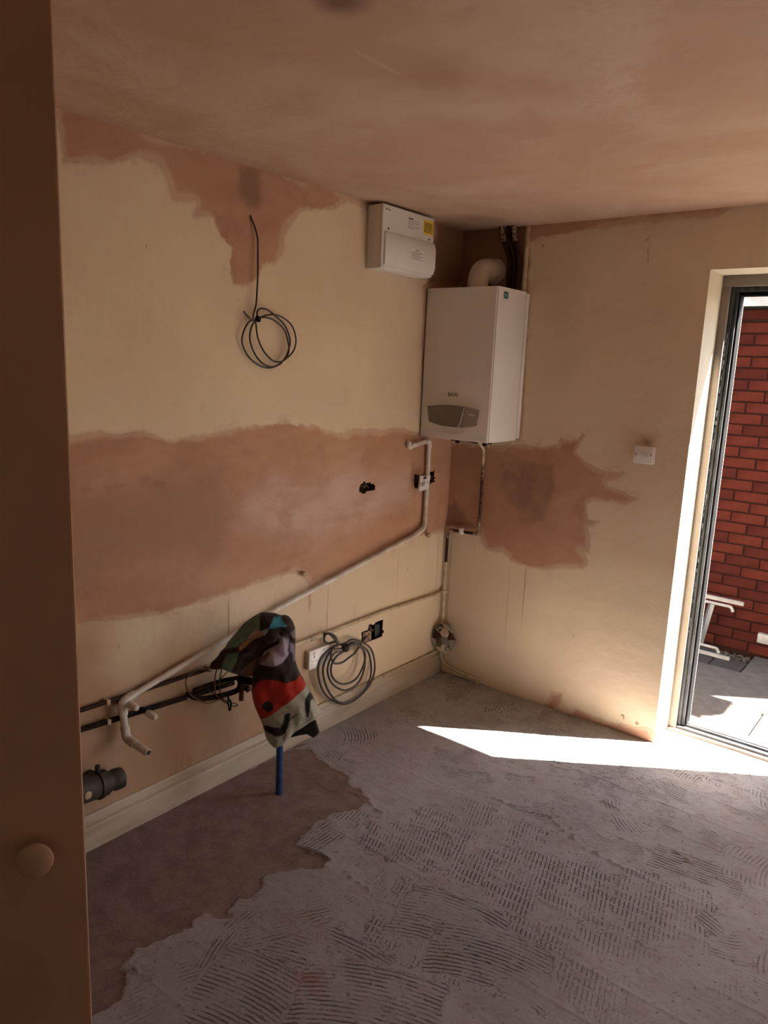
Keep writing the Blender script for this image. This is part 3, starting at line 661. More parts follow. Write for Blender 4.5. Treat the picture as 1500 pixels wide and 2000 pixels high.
    col = g.mix(g.math('MULTIPLY', crm, g.math('MULTIPLY', a, .75)), col, (.085, .055, .042))
    crumbs = g.step(g.noise(55, 3, rough=.8), .63, .69)
    col = g.mix(g.math('MULTIPLY', crumbs, g.math('MULTIPLY', a, .55)), col, (.16, .11, .08))
    n1 = g.bump(g.math('MULTIPLY', g.math('SUBTRACT', rid, 1.0), amp), .0045)
    n2 = g.bump(mid, .003, n1)
    n3 = g.bump(fin, .0016, n2); n4 = g.bump(crumbs, -.002, n3)
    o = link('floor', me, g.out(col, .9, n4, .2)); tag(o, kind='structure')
make_floor()

# ------------------------------------------------------------------ skirting along the left wall
def profile_run(name, prof, y0, y1, mat, parent=None, n=60, wob=.0015):
    """prof: (x,z) list, run along y"""
    bm = bmesh.new(); rings = []
    for i in range(n + 1):
        y = y0 + (y1 - y0) * i / n; w = (math.sin(y * 9) + math.sin(y * 23)) * wob * .5
        rings.append([bm.verts.new((px + w, y, pz)) for px, pz in prof])
    for A, B in zip(rings[:-1], rings[1:]):
        for k in range(len(prof)):
            bm.faces.new((A[k], A[(k + 1) % len(prof)], B[(k + 1) % len(prof)], B[k]))
    bm.faces.new(rings[0]); bm.faces.new(rings[-1])
    return from_bm(name, bm, mat, parent, autosmooth=25)
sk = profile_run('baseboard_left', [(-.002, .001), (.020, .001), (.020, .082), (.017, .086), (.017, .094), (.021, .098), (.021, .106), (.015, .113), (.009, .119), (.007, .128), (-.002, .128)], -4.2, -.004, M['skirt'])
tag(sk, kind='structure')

# ------------------------------------------------------------------ door frame (door_1)
FR = bpy.data.objects.new('door_1', None); COL.objects.link(FR); FR.location = (1.66, .25, 0); FR['kind'] = 'structure'
fy0, fy1 = .20, .30
bm = bmesh.new()
bm_box(bm, DX0 - .0, 1.247, fy0, fy1, 0, 2.066, .002); bm_box(bm, 2.071, DX1, fy0, fy1, 0, 2.066, .002); bm_box(bm, DX0, DX1, fy0, fy1, 2.066, DZ, .002)
from_bm('timber_lining', bm, M['lining'], FR, autosmooth=30)
bm = bmesh.new()
bm_box(bm, 1.247, 1.262, .218, .292, .03, 2.066, .0015); bm_box(bm, 1.262, 1.277, .228, .292, .03, 2.066, .0015)
bm_box(bm, 2.041, 2.071, .218, .292, .03, 2.066, .0015)
bm_box(bm, 1.262, 2.056, .222, .292, 2.046, 2.066, .0015)
from_bm('metal_frame', bm, M['alu_grey'], FR, autosmooth=30)
bm = bmesh.new()
bm_box(bm, 1.277, 1.285, .240, .292, .03, 2.046); bm_box(bm, 2.033, 2.041, .24, .292, .03, 2.046); bm_box(bm, 1.285, 2.033, .24, .292, 2.030, 2.046)
o = from_bm('rubber_seal', bm, M['black'], FR)
bm = bmesh.new()
bm_box(bm, 1.2855, 1.2866, .286, .292, .03, 2.028)
from_bm('white_edge_strip', bm, M['metalwhite'], FR)
# ragged silver sealant remains down the frame
rr = random.Random(3); bm = bmesh.new(); zz = .5
while zz < 1.85:
    h = rr.uniform(.006, .03); w = rr.uniform(.003, .009)
    bm_box(bm, 1.2475 - .001, 1.2475 + w, .2135, .219, zz, zz + h, .001, 1); zz += h + rr.choice([0, .004, .012, .03])
o = from_bm('sealant_remains', bm, M['sealant'], FR, autosmooth=30); o['kind'] = 'stuff'
bm = bmesh.new(); bm_box(bm, DX0, DX1, .205, .222, .0, .026, .002); bm_box(bm, DX0, DX1, .245, .262, .0, .030, .002)
from_bm('sill_track', bm, M['sill_grey'], FR, autosmooth=30)
bm = bmesh.new(); bm_box(bm, DX0, DX1, .222, .245, .0, .020, .001); bm_box(bm, 1.24, 2.08, .262, .325, .0, .034, .003)
from_bm('aluminium_threshold', bm, M['alu'], FR, autosmooth=30)
bm = bmesh.new(); bm_box(bm, DX0, DX1, .185, .205, -.004, .016, .002)
from_bm('sill_strip', bm, M['lining'], FR, autosmooth=30)
adopt(FR)

# ------------------------------------------------------------------ foreground cupboard, its door ajar
E = Vector((1.0215, -2.690)); dv = Vector((-.60, -.80)); nv = Vector((.80, -.60))
cup = empty('tall_cupboard', (.40, -2.83, 0), 'tall beige cupboard at the left edge of the picture, its flat door ajar', 'cupboard')
box('carcass', .024, .73, -3.07, -2.58, .0, 2.33, M['cupboard'], cup, .002)
def slab(E, dv, nv, L, th, z0, z1):
    bm = bmesh.new(); a = E; b = E + dv * L
    pts = [a, b, b - nv * th, a - nv * th]
    lo = [bm.verts.new((p.x, p.y, z0)) for p in pts]; hi = [bm.verts.new((p.x, p.y, z1)) for p in pts]
    bm.faces.new(lo); bm.faces.new(hi)
    for i in range(4): bm.faces.new((lo[i], lo[(i + 1) % 4], hi[(i + 1) % 4], hi[i]))
    bmesh.ops.recalc_face_normals(bm, faces=bm.faces)
    bmesh.ops.bevel(bm, geom=[e for e in bm.edges], offset=.002, segments=2, affect='EDGES')
    return bm
door = from_bm('door', slab(E, dv, nv, .50, .018, .10, 2.32), M['cupboard'], cup, autosmooth=30)
def lathe(name, prof, origin, axis, mat, parent, seg=28, sx=1.0, sy=1.0):
    axis = Vector(axis).normalized(); b = Vector((0, 0, 1)); b = (b - axis * b.dot(axis)).normalized(); a = b.cross(axis)
    bm = bmesh.new(); rings = []
    for d, r in prof:
        rings.append([bm.verts.new(Vector(origin) + axis * d + (a * math.cos(2 * math.pi * k / seg) * sx + b * math.sin(2 * math.pi * k / seg) * sy) * r) for k in range(seg)])
    for A, B in zip(rings[:-1], rings[1:]):
        for k in range(seg): bm.faces.new((A[k], A[(k + 1) % seg], B[(k + 1) % seg], B[k]))
    bm.faces.new(rings[0]); bm.faces.new(rings[-1])
    return from_bm(name, bm, mat, parent, autosmooth=40)

for_knob = Vector((.9742, -2.7530, .789))
lathe('knob', [(0, .012), (.006, .011), (.012, .012), (.015, .021), (.018, .0265), (.022, .0285), (.026, .0275), (.029, .023), (.031, .014), (.0315, .004)], for_knob, (nv.x, nv.y, 0), M['knob'], door, sx=1.12, sy=1.18)
adopt(cup)

# ------------------------------------------------------------------ consumer unit
cu = empty('consumer_unit', (0, -.565, 2.08), 'white metal fuse box with yellow sticker high on the left wall under the ceiling', 'fuse box')
y0, y1, z0, z1 = -.757, -.385, 2.078, 2.338
box('case', .004, .074, y0, y1, z0, z1, M['white'], cu, .003)
box('front_cover', .0745, .088, y0 - .001, y1 + .001, z0 + .002, z1, M['white'], cu, .004, 3)
# hinged lid over the switches, a shallow bulging tray
bm = bmesh.new()
ya, yb, za, zb = y0 + .012, y1 + .004, z0 + .012, 2.228
o1 = [(ya, za), (yb, za), (yb, zb), (ya, zb)]; o2 = [(ya + .028, za + .028), (yb - .006, za + .028), (yb - .006, zb - .026), (ya + .028, zb - .026)]
A_ = [bm.verts.new((.089, a, b)) for a, b in o1]; B_ = [bm.verts.new((.094, a, b)) for a, b in o1]; C_ = [bm.verts.new((.108, a, b)) for a, b in o2]
for P_, Q_ in ((A_, B_), (B_, C_)):
    for k in range(4): bm.faces.new((P_[k], P_[(k + 1) % 4], Q_[(k + 1) % 4], Q_[k]))
bm.faces.new(C_); bm.faces.new(A_)
bmesh.ops.recalc_face_normals(bm, faces=bm.faces)
bmesh.ops.bevel(bm, geom=list(bm.edges), offset=.003, segments=2, affect='EDGES')
lid = from_bm('hinged_lid', bm, M['white'], cu, autosmooth=40)
for yy in (y0 + .040, y1 - .035):
    lathe('screw', [(0, .0045), (.002, .0045), (.003, .003)], (.088, yy, 2.243), (1, 0, 0), M['ink'], cu, 12)
st = prism('warning_sticker', [(.0882, -.468, 2.262), (.0882, -.391, 2.262), (.0882, -.391, 2.322), (.0882, -.468, 2.322)], (1, 0, 0), .0005, M['yellow'], cu); st['label'] = 'yellow warning sticker with dark lines of print'
bm = bmesh.new()
for k in range(6): bm_box(bm, .0887, .0890, -.462, -.397 - .008 * (k % 2), 2.270 + k * .0075, 2.2735 + k * .0075)
text_bits = from_bm('sticker_print', bm, M['ink'], st)
bm = bmesh.new()
for k in range(5): bm_box(bm, .0882, .0886, -.585, -.500 + (-.035 if k in (2, 4) else 0), 2.300 - k * .008, 2.3025 - k * .008)
from_bm('printed_lines', bm, M['inkgrey'], cu)
bm = bmesh.new(); bm_box(bm, .0882, .0886, -.742, -.705, 2.317, 2.320)
from_bm('printed_heading', bm, M['ink'], cu)
bm = bmesh.new(); bm_box(bm, .0882, .0886, -.578, -.545, 2.306, 2.311)
from_bm('printed_heading', bm, M['ink'], cu)
ls = prism('lid_label', [(.1085, -.580, 2.130), (.1085, -.480, 2.130), (.1085, -.480, 2.184), (.1085, -.580, 2.184)], (1, 0, 0), .0005, M['boiler'], cu); ls['label'] = 'small white label with grey print'
bm = bmesh.new()
for k in range(5): bm_box(bm, .1090, .1093, -.574, -.488 - .02 * (k % 2), 2.138 + k * .007, 2.1408 + k * .007)
bm_box(bm, .1090, .1093, -.545, -.515, 2.175, 2.180)
from_bm('label_print', bm, M['inkgrey'], ls)
adopt(cu)

# ------------------------------------------------------------------ boiler
bo = empty('boiler', (.205, -.15, 1.336), 'white wall-hung gas boiler with grey control panel in the corner', 'boiler')
bx0, bx1, by0, bz0, bz1 = .010, .400, -.305, 1.336, 2.043
bm = bmesh.new(); bm_box(bm, bx0 + .002, bx1 - .004, by0 + .015, -.040, bz0 + .004, bz1 - .002, .002)
from_bm('front_casing', bm, M['boiler'], bo, autosmooth=30)
box('rear_chassis', bx0 + .004, bx1 + .001, -.037, -.006, bz0 + .010, bz1 - .006, M['boiler'], bo, .002)
box('side_panel', bx1 - .004, bx1, by0 + .006, -.041, bz0 + .001, bz1, M['boiler'], bo, .0015)
fp = box('front_panel', bx0, bx1 - .0045, by0, by0 + .0145, bz0, bz1, M['boiler'], bo, .004, 3)
# control band
def arc_band(xa, xb, zt, zb, bulge_t, bulge_b, n=14):
    top = [(xa + (xb - xa) * t, zt + bulge_t * (1 - (2 * t - 1) ** 2)) for t in [i / n for i in range(n + 1)]]
    bot = [(xb - .012 - (xb - xa - .028) * t, zb - bulge_b * (1 - (2 * t - 1) ** 2)) for t in [i / n for i in range(n + 1)]]
    return top + bot
pts = [(x, by0 - .0005, z) for x, z in arc_band(.048, .347, 1.486, 1.412, .014, .018)]
prism('control_panel', pts, (0, -1, 0), .004, M['grey'], bo, .001)
lidp = []
for x, z in arc_band(.052, .262, 1.488, 1.404, .010, .010): lidp.append((x, by0 - .005, z))
lidp = [(.052, by0 - .005, 1.487)] + [(.052 + .212 * t, by0 - .005, 1.487 + .013 * math.sin(math.pi * t * .75)) for t in (.15, .3, .45, .6, .75, .9)] + [(.264, by0 - .005, 1.496), (.256, by0 - .005, 1.455), (.246, by0 - .005, 1.415), (.236, by0 - .005, 1.400), (.22, by0 - .005, 1.397), (.15, by0 - .005, 1.400), (.10, by0 - .005, 1.407), (.066, by0 - .005, 1.414)]
fl = prism('control_flap', lidp, (0, -1, 0), .007, M['grey_dark'], bo, .002)
tube('flap_rim', [(.266, by0 - .011, 1.494), (.258, by0 - .012, 1.455), (.248, by0 - .013, 1.414), (.238, by0 - .013, 1.398), (.22, by0 - .013, 1.394), (.15, by0 - .012, 1.397)], .0018, M['white'], bo, 8)
bm = bmesh.new(); bm_box(bm, .285, .322, by0 - .0052, by0 - .0044, 1.459, 1.464)
from_bm('panel_print', bm, M['white'], bo)
text_mesh('raised_lettering', 'BAXI', .027, (.192, by0 - .0012, 1.549), (1, 0, 0), (0, 0, 1), M['grey'], bo, .0022)
tube('moulded_lip', fillet([(.135, by0 - .0005, 1.368), (.19, by0 - .0015, 1.362), (.245, by0 - .0015, 1.364), (.275, by0 - .0005, 1.384)], .02), .0022, M['boiler'], bo, 8)
gs = prism('green_sticker', [(bx1 + .0002, -.262, 1.985), (bx1 + .0002, -.205, 1.985), (bx1 + .0002, -.205, 2.030), (bx1 + .0002, -.262, 2.030)], (1, 0, 0), .0004, M['white'], bo); gs['label'] = 'small sticker with a rounded green badge'
gp = []
for k in range(20):
    a = 2 * math.pi * k / 20; gp.append((bx1 + .0007, -.2335 + .022 * math.copysign(abs(math.cos(a)) ** .55, math.cos(a)), 2.009 + .016 * math.copysign(abs(math.sin(a)) ** .55, math.sin(a))))
prism('green_badge', gp, (1, 0, 0), .0004, M['green'], gs)
bm = bmesh.new()
bm_box(bm, bx1 + .0012, bx1 + .0014, -.2500, -.2170, 2.0095, 2.0115); bm_box(bm, bx1 + .0012, bx1 + .0014, -.2480, -.2190, 2.0040, 2.0050)
from_bm('badge_line', bm, M['white'], gs)
# undersides: valves
for i, (x, z1_, c) in enumerate(((.10, 1.30, 'black'), (.155, 1.315, 'copper_old'), (.262, 1.300, 'copper_old'), (.290, 1.312, 'black'))):
    tube('isolating_valve', [(x, -.10, bz0 + .012), (x, -.10, z1_ + .01), (x, -.10, z1_)], .011, M[c], bo, 10)
bm = bmesh.new(); bm_tube(bm, [(.09, -.14, 1.322), (.17, -.14, 1.326), (.24, -.14, 1.320)], .010, 10)
from_bm('drip_tube', bm, M['copper_old'], bo, autosmooth=40)
tube('flex_loop', catmull([(0.289,-0.090,1.310),(0.315,-0.090,1.287),(0.350,-0.090,1.282),(0.382,-0.090,1.303),(0.403,-0.090,1.326),(0.408,-0.090,1.341)], 6), .0022, M['paint_pipe'], bo, 8)
adopt(bo)

# flue
fl_ = empty('flue', (.195, -.15, 2.045), 'round cream plastic flue elbow rising from boiler top into back wall', 'flue')
path = [(.195, -.15, 2.046), (.195, -.15, 2.085)]
for k in range(1, 13):
    a = math.pi / 2 * k / 12; path.append((.195, -.15 + .062 * (1 - math.cos(a)), 2.085 + .062 * math.sin(a)))
path.append((.195, -.03, 2.147)); path.append((.195, .02, 2.147))
tube('elbow', path, .050, M['flue'], fl_, 28)
lathe('base_collar', [(0, .066), (.012, .066), (.016, .058), (.03, .056), (.031, .050)], (.195, -.15, 2.044), (0, 0, 1), M['flue'], fl_)
lathe('wall_collar', [(0, .062), (.014, .060), (.020, .054), (.022, .050)], (.195, .001, 2.147), (0, -1, 0), M['flue'], fl_)
lathe('joint_ring', [(0, .0515), (.002, .054), (.014, .054), (.016, .0515)], (.195, -.078, 2.147), (0, 1, 0), M['flue'], fl_)
adopt(fl_)

# pipes dropping behind the boiler
pg = 'dark copper pipes dropping from the ceiling behind the boiler'
for i, (xa, xb, lab) in enumerate(((.236, .292, 'leftmost dark copper pipe dropping from ceiling behind boiler, lagging torn near top'), (.272, .318, 'middle dark copper pipe dropping from ceiling behind boiler'), (.300, .343, 'rightmost dark copper pipe behind boiler with pale plaster smear near ceiling'))):
    r_ = empty('heating_pipe', (xb, -.03, 1.9), lab, 'pipe', pg)
    p = fillet([(xa, -.030, 2.352), (xa + .010, -.030, 2.29), (xb, -.030, 2.20), (xb, -.030, 2.00)], .05)
    tube('pipe', p, .011, M['copper_old'], r_, 12)
    if i != 1: tube('torn_lagging', [Vector(q) + Vector((0, -.002, 0)) for q in p[:7]], .0125, M['plasterpipe'], r_, 10)
    adopt(r_)
co_ = box('conduit', .358, .374, -.016, .0, 1.95, 2.345, M['paint_pipe'], None, .002); tag(co_, 'thin cream trunking strip running from ceiling down behind right side of boiler', 'trunking')

# ------------------------------------------------------------------ gas pipe in the corner (back wall)
gp_ = empty('corner_pipe', (.02, -.02, 0), 'thin old painted copper pipe stepping down the corner from boiler to floor', 'pipe')
V1 = [(0.212,-0.020,1.303),(0.211,-0.020,1.201),(0.209,-0.020,1.147),(0.209,-0.020,0.864),(0.211,-0.020,0.842)]
a0 = V1[0]; xr = .2135; zc = .822
tube('painted_length', [(xr, -.10, bz0 + .005), (xr, -.060, 1.300), (xr, -.022, 1.27), (xr, -.020, 1.20)], .0075, M['paint_pipe'], gp_, 12)
tube('plaster_smeared_length', [(xr, -.020, 1.20), (xr, -.020, 1.13)], .0085, M['plasterpipe'], gp_, 12)
o = tube('bare_length', [(xr, -.020, 1.13), (xr, -.020, .91)], .0078, M['copper'], gp_, 12); o['label'] = 'bare dark copper length of pipe'
o = tube('plaster_smeared_length', [(xr, -.020, .91), (xr, -.020, .845)], .0088, M['plasterpipe'], gp_, 12)
tube('elbow', fillet([(xr, -.020, .855), (xr, -.020, .828), (xr - .03, -.020, .828)], .018), .0095, M['plasterpipe'], gp_, 12)
tube('plaster_smeared_length', [(xr - .03, -.020, .828), (.125, -.020, .826)], .0078, M['plasterpipe'], gp_, 12)
tube('bare_length', [(.185, -.021, .8265), (.128, -.021, .825)], .0080, M['copper_old'], gp_, 12)
box('pipe_clip', .098, .114, -.032, -.002, .808, .842, M['white'], gp_, .003)
tube('bare_length', [(.100, -.020, .824), (.06, -.020, .822)], .0078, M['copper_old'], gp_, 12)
tube('elbow', fillet([(.065, -.020, .822), (.021, -.020, .820), (.021, -.020, .775)], .022), .0098, M['plasterpipe'], gp_, 12)
tube('bare_length', [(.021, -.020, .780), (.021, -.020, .640)], .0078, M['copper_old'], gp_, 12)
tube('painted_length', fillet([(.021, -.020, .640), (.023, -.022, .24), (.026, -.022, .075), (.09, -.022, .048), (.262, -.022, .030), (.268, -.022, -.01)], .05, 8), .0078, M['paint_pipe'], gp_, 12)
adopt(gp_)
# cream pipe along the left wall
cp = empty('surface_pipe', (.015, -.5, .475), 'thin cream painted pipe running level along lower left wall into the corner', 'pipe')
tube('pipe', fillet([(.016, -1.16, .476), (.016, -.53, .482), (.018, -.04, .470), (.024, .004, .470)], .02), .0085, M['paint_pipe'], cp, 12)
tube('coupling', [(.016, -1.06, .477), (.016, -.985, .478)], .0115, M['paint_pipe'], cp, 12)
lathe('saddle_clip', [(0, .012), (.008, .012), (.012, .008)], (.016, -.53, .488), (0, 0, 1), M['paint_pipe'], cp, 12)
tube('end_cap', [(.020, -.050, .4705), (.024, -.010, .470)], .0118, M['paint_pipe'], cp, 12)
adopt(cp)
cc = empty('skirting_cable', (.012, -.6, .135), 'thin cream cable clipped along top of the left skirting board', 'cable')
tube('cable', catmull([(.010, -1.20, .1345), (.011, -.9, .1335), (.010, -.6, .1345), (.011, -.3, .1338), (.012, -.07, .1345), (.018, -.03, .15), (.022, -.022, .22)], 6), .0048, M['paint_pipe'], cc, 8)
for yy in (-1.0, -.76, -.52, -.28, -.12):
    box('cable_clip', .002, .018, yy - .004, yy + .004, .1275, .1405, M['peg'], cc, .001)
adopt(cc)

# ------------------------------------------------------------------ crumpled rag on the corner valve
def crumple(name, c, r, label, cols, seed, parent=None, sq=(1, 1, 1)):
    bm = bmesh.new(); bmesh.ops.create_icosphere(bm, subdivisions=5, radius=1.0)
    R = random.Random(seed)
    planes = [(Vector((R.gauss(0, 1), R.gauss(0, 1), R.gauss(0, 1))).normalized(), R.uniform(.55, .92)) for _ in range(26)]
    dirs = [Vector((R.gauss(0, 1), R.gauss(0, 1), R.gauss(0, 1))).normalized() for _ in range(24)]
    colr = {}
    for v in bm.verts:
        d = v.co.normalized(); k = 1.0
        # soft faceting from cutting planes, creases between folds
        for n_, o_ in planes:
            t = d.dot(n_)
            if t > o_ - .18: k = min(k, (o_ / max(t, .2)) * .97 + .03)
        ds = sorted(((d - q).length, i) for i, q in enumerate(dirs))
        k *= .72 + .28 * min(1, (ds[1][0] - ds[0][0]) * 4.2)
        colr[v.index] = cols[ds[0][1] % len(cols)]
        k *= 1 + .05 * math.sin(d.x * 13 + seed) * math.sin(d.z * 17)
        v.co = Vector((d.x * sq[0], d.y * sq[1], d.z * sq[2])) * k * r
    bm.verts.ensure_lookup_table()
    me = bpy.data.meshes.new(name); bm.to_mesh(me); bm.free()
    ca = me.color_attributes.new('cloth_print', 'FLOAT_COLOR', 'POINT')
    for i in range(len(me.vertices)): ca.data[i].color = (*colr[i], 1)
    o = link(name, me, M['rag'], parent, True); o.location = c
    return o
def vc_mat(name, attr, rough=.95, bump=.0012, bs=380):
    m = bpy.data.materials.new(name); m.use_nodes = True; n, l = N(m); b = n['Principled BSDF']
    a = n.new('ShaderNodeVertexColor'); a.layer_name = attr
    tc = n.new('ShaderNodeTexCoord'); nz = n.new('ShaderNodeTexNoise'); nz.inputs['Scale'].default_value = bs; l.new(tc.outputs['Object'], nz.inputs['Vector'])
    mx = n.new('ShaderNodeMix'); mx.data_type = 'RGBA'; mx.blend_type = 'MULTIPLY'; mx.inputs[0].default_value = .35
    l.new(a.outputs['Color'], mx.inputs[6]); l.new(nz.outputs['Fac'], mx.inputs[7]); l.new(mx.outputs[2], b.inputs['Base Color'])
    bp = n.new('ShaderNodeBump'); bp.inputs['Distance'].default_value = bump; l.new(nz.outputs['Fac'], bp.inputs['Height']); l.new(bp.outputs['Normal'], b.inputs['Normal'])
    b.inputs['Roughness'].default_value = rough; b.inputs['Specular IOR Level'].default_value = .1
    b.inputs['Sheen Weight'].default_value = .15
    return m
M['rag'] = vc_mat('patterned rag', 'cloth_print')
RC = [(.55, .46, .35), (.46, .38, .28), (.07, .025, .022), (.58, .50, .38), (.13, .11, .05), (.28, .24, .20), (.10, .04, .035), (.38, .32, .26), (.16, .12, .11)]
rg = empty('rag', (.055, -.058, .235), 'small crumpled patterned rag wrapped round pipe valve in the corner', 'rag')
b1 = crumple('bundle', (.006, .000, .006), .094, '', RC, 5, rg, (.90, .60, 1.02))
b2 = crumple('loose_end', (.030, -.004, -.052), .026, '', RC, 9, rg, (.8, .6, 1.3))
b3 = crumple('fold', (-.018, -.016, .040), .034, '', RC, 14, rg, (1.1, .8, .8))
b4 = crumple('fold', (.034, -.004, .016), .034, '', RC, 23, rg, (.7, .8, 1.2))

# ------------------------------------------------------------------ condensate pipe
wp = empty('condensate_pipe', (.03, -1.0, .8), 'white plastic overflow pipe dropping beside boiler then sloping across left wall', 'pipe')
t1 = [(0.024,-0.412,1.316),(0.024,-0.410,1.289),(0.024,-0.279,1.312),(0.024,-0.270,1.211),(0.024,-0.242,0.913),(0.024,-0.244,0.865),(0.024,-0.317,0.838),(0.024,-0.533,0.794),(0.024,-1.274,0.667),(0.024,-1.640,0.589),(0.030,-1.947,0.518),(0.034,-1.982,0.513)]
open_tube('upstand', [t1[1], Vector(t1[1]) + Vector((0, 0, .02)), t1[0]], .0118, .002, M['offwhite'], wp)
tube('level_length', [t1[1], Vector(t1[2]) + Vector((0, 0, -.004))], .0110, M['offwhite'], wp, 14)
tube('elbow', fillet([Vector(t1[1]) + Vector((0, .02, 0)), t1[1], Vector(t1[1]) + Vector((0, 0, .02))], .01), .0125, M['offwhite'], wp, 14)
xx, yy_, zt = t1[2][0], t1[4][1], t1[2][2] - .004
tube('elbow', fillet([(xx, yy_ - .035, zt), (xx, yy_, zt), (xx, yy_, zt - .035)], .016), .0138, M['offwhite'], wp, 14)
tube('drop_length', [(xx, yy_, zt - .01), (xx, yy_, t1[4][2])], .0112, M['offwhite'], wp, 14)
tube('bend', fillet([(xx, yy_, t1[4][2] + .01), (xx, yy_, t1[5][2] + .0), t1[6], t1[7]], .035, 8)[:-1] + [Vector(t1[7]).lerp(Vector(t1[6]), .55)], .0135, M['offwhite'], wp, 14)
tube('sloping_length', [t1[6], t1[8], t1[10], t1[11]], .0112, M['offwhite'], wp, 14)
e0 = Vector(t1[11])
d0 = Vector([(0.040,-2.002,0.503)][0]); d1 = Vector([(0.045,-1.991,0.375)][0]); d2 = Vector([(0.160,-1.980,0.359)][0])
tube('elbow', fillet([e0 + (Vector(t1[10]) - e0) * 1.0, e0, d0, d0 + (d1 - d0) * .3], .03), .0160, M['offwhite'], wp, 14)
tube('drop_length', [d0, d1], .0130, M['offwhite'], wp, 14)
tube('elbow', fillet([d1 + (d0 - d1) * .35, d1, d1 + (d2 - d1) * .4], .022), .0158, M['offwhite'], wp, 14)
open_tube('open_end', [d1, d1.lerp(d2, .5), d2], .0130, .0022, M['offwhite'], wp)
ld = (d2 - d1).normalized(); lathe('bore_shade_disc', [(0, .0100), (.001, .0100)], d2 - ld * .010, ld, M['dark'], wp, 16)  # dark disc standing in for the shade inside the pipe
adopt(wp)

# loose fused spur plate in front of its hole
sp = empty('spur_plate', (.06, -.33, 1.11), 'small white switch plate hanging loose over white pipe beside boiler', 'switch plate')
prism('plate', [(0.052,-0.351,1.146),(0.052,-0.265,1.141),(0.052,-0.279,1.071),(0.052,-0.357,1.068)], (1, 0, 0), .009, M['white'], sp, .002)
prism('indicator_window', [(0.062,-0.328,1.140),(0.062,-0.303,1.140),(0.062,-0.305,1.128),(0.062,-0.329,1.128)], (1, 0, 0), .0012, M['ink'], sp)
prism('fuse_carrier', [(0.062,-0.338,1.114),(0.062,-0.319,1.115),(0.062,-0.321,1.092),(0.062,-0.343,1.092)], (1, 0, 0), .003, M['grey'], sp, .0008)
prism('rocker', [(0.062,-0.316,1.116),(0.062,-0.301,1.116),(0.062,-0.302,1.109),(0.062,-0.318,1.108)], (1, 0, 0), .003, M['boiler'], sp, .0008)
for q in [(0.061,-0.353,1.107),(0.061,-0.292,1.108)]: lathe('screw', [(0, .0030), (.0015, .0030), (.002, .002)], q, (1, 0, 0), M['ink'], sp, 10)
tube('brown_wire', catmull([(0.055,-0.270,1.116),(0.040,-0.227,1.121),(0.020,-0.194,1.126),(-0.010,-0.154,1.108)], 6), .0022, M['brownwire'], sp, 8)
tube('blue_wire', catmull([(0.052,-0.265,1.105),(0.042,-0.232,1.095),(0.020,-0.183,1.104),(-0.010,-0.149,1.102)], 6), .0020, M['cable_dark'], sp, 8)
adopt(sp)

def back_box(poly, label, name='back_box', inset=0.0, wires=True):
    ys = [p[0] for p in poly]; zs = [p[1] for p in poly]
    y0, y1, z0, z1 = min(ys) - .01, max(ys) + .01, min(zs) - .01, max(zs) + .01
    r = empty(name, (-.02, (y0 + y1) / 2, (z0 + z1) / 2), label, 'wall box')
    bm = bmesh.new(); bm_box(bm, -.044, -.004, y0, y1, z0, z1)
    # open front
    for f in list(bm.faces):
        if all(abs(v.co.x + .004) < 1e-5 for v in f.verts): bm.faces.remove(f)
    me = bpy.data.meshes.new('cavity'); bm.to_mesh(me); bm.free()
    link('cavity', me, M['dark'], r)
    if wires:
        cy, cz = (y0 + y1) / 2, (z0 + z1) / 2
        for k in range(4):
            a = rnd.uniform(-.03, .03); b = rnd.uniform(-.015, .015)
            tube('wire', catmull([(-.042, cy + a, cz + b), (-.02, cy + a * .5 + .01, cz + b + .012), (-.010, cy - a * .6, cz - b), (-.016, cy - a, cz - b - .01)], 5), .0022, M[['brownwire', 'cable_dark', 'grey', 'copper'][k]], r, 6)
    adopt(r); return r
back_box(HOLE1, 'ragged dark socket hole with wires in the pink plaster of the left wall')
back_box(HOLE2, 'dark hole behind the loose switch plate beside the boiler', wires=False)
h3 = back_box(HOLE3, 'broken metal back box chased in cream wall above right of cable coil')
prism('broken_plaster', [(-0.012,-0.673,0.398),(-0.012,-0.638,0.395),(-0.012,-0.629,0.400),(-0.012,-0.607,0.374),(-0.012,-0.610,0.341),(-0.012,-0.675,0.346)], (1, 0, 0), .008, M['plasterpipe'], None)
bp_ = bpy.data.objects['broken_plaster']; bp_.data.transform(Matrix.Translation(-h3.location)); bp_.parent = h3
mb = prism('metal_box', [(-0.030,-0.567,0.408),(-0.030,-0.497,0.408),(-0.030,-0.492,0.339),(-0.030,-0.561,0.340)], (1, 0, 0), .012, M['alu_grey'], None)
mb.data.transform(Matrix.Translation(-h3.location)); mb.parent = h3

# ------------------------------------------------------------------ socket and the big cable coil
so = empty('double_socket', (0, -1.0, .38), 'white double socket low on left wall, half hidden behind coiled grey cable', 'socket')
yA, yB, zA, zB = -1.078, -.945, .338, .424
box('pattress', .002, .020, yA, yB, zA, zB, M['offwhite'], so, .002)
box('face_plate', .0205, .029, yA - .001, yB + .001, zA - .001, zB + .001, M['boiler'], so, .003, 3)
for cy in (-1.045, -.978):
    bm = bmesh.new()
    bm_box(bm, .0288, .0293, cy - .003, cy + .003, .388, .396); bm_box(bm, .0288, .0293, cy - .013, cy - .007, .372, .376); bm_box(bm, .0288, .0293, cy + .007, cy + .013, .372, .376)
    from_bm('pin_holes', bm, M['ink'], so)
    box('rocker_switch', .029, .032, cy - .006, cy + .006, .402, .416, M['white'], so, .001)
for cy in (yA + .012, yB - .012): lathe('screw', [(0, .0028), (.001, .0028)], (.029, cy, .381), (1, 0, 0), M['grey'], so, 10)
adopt(so)

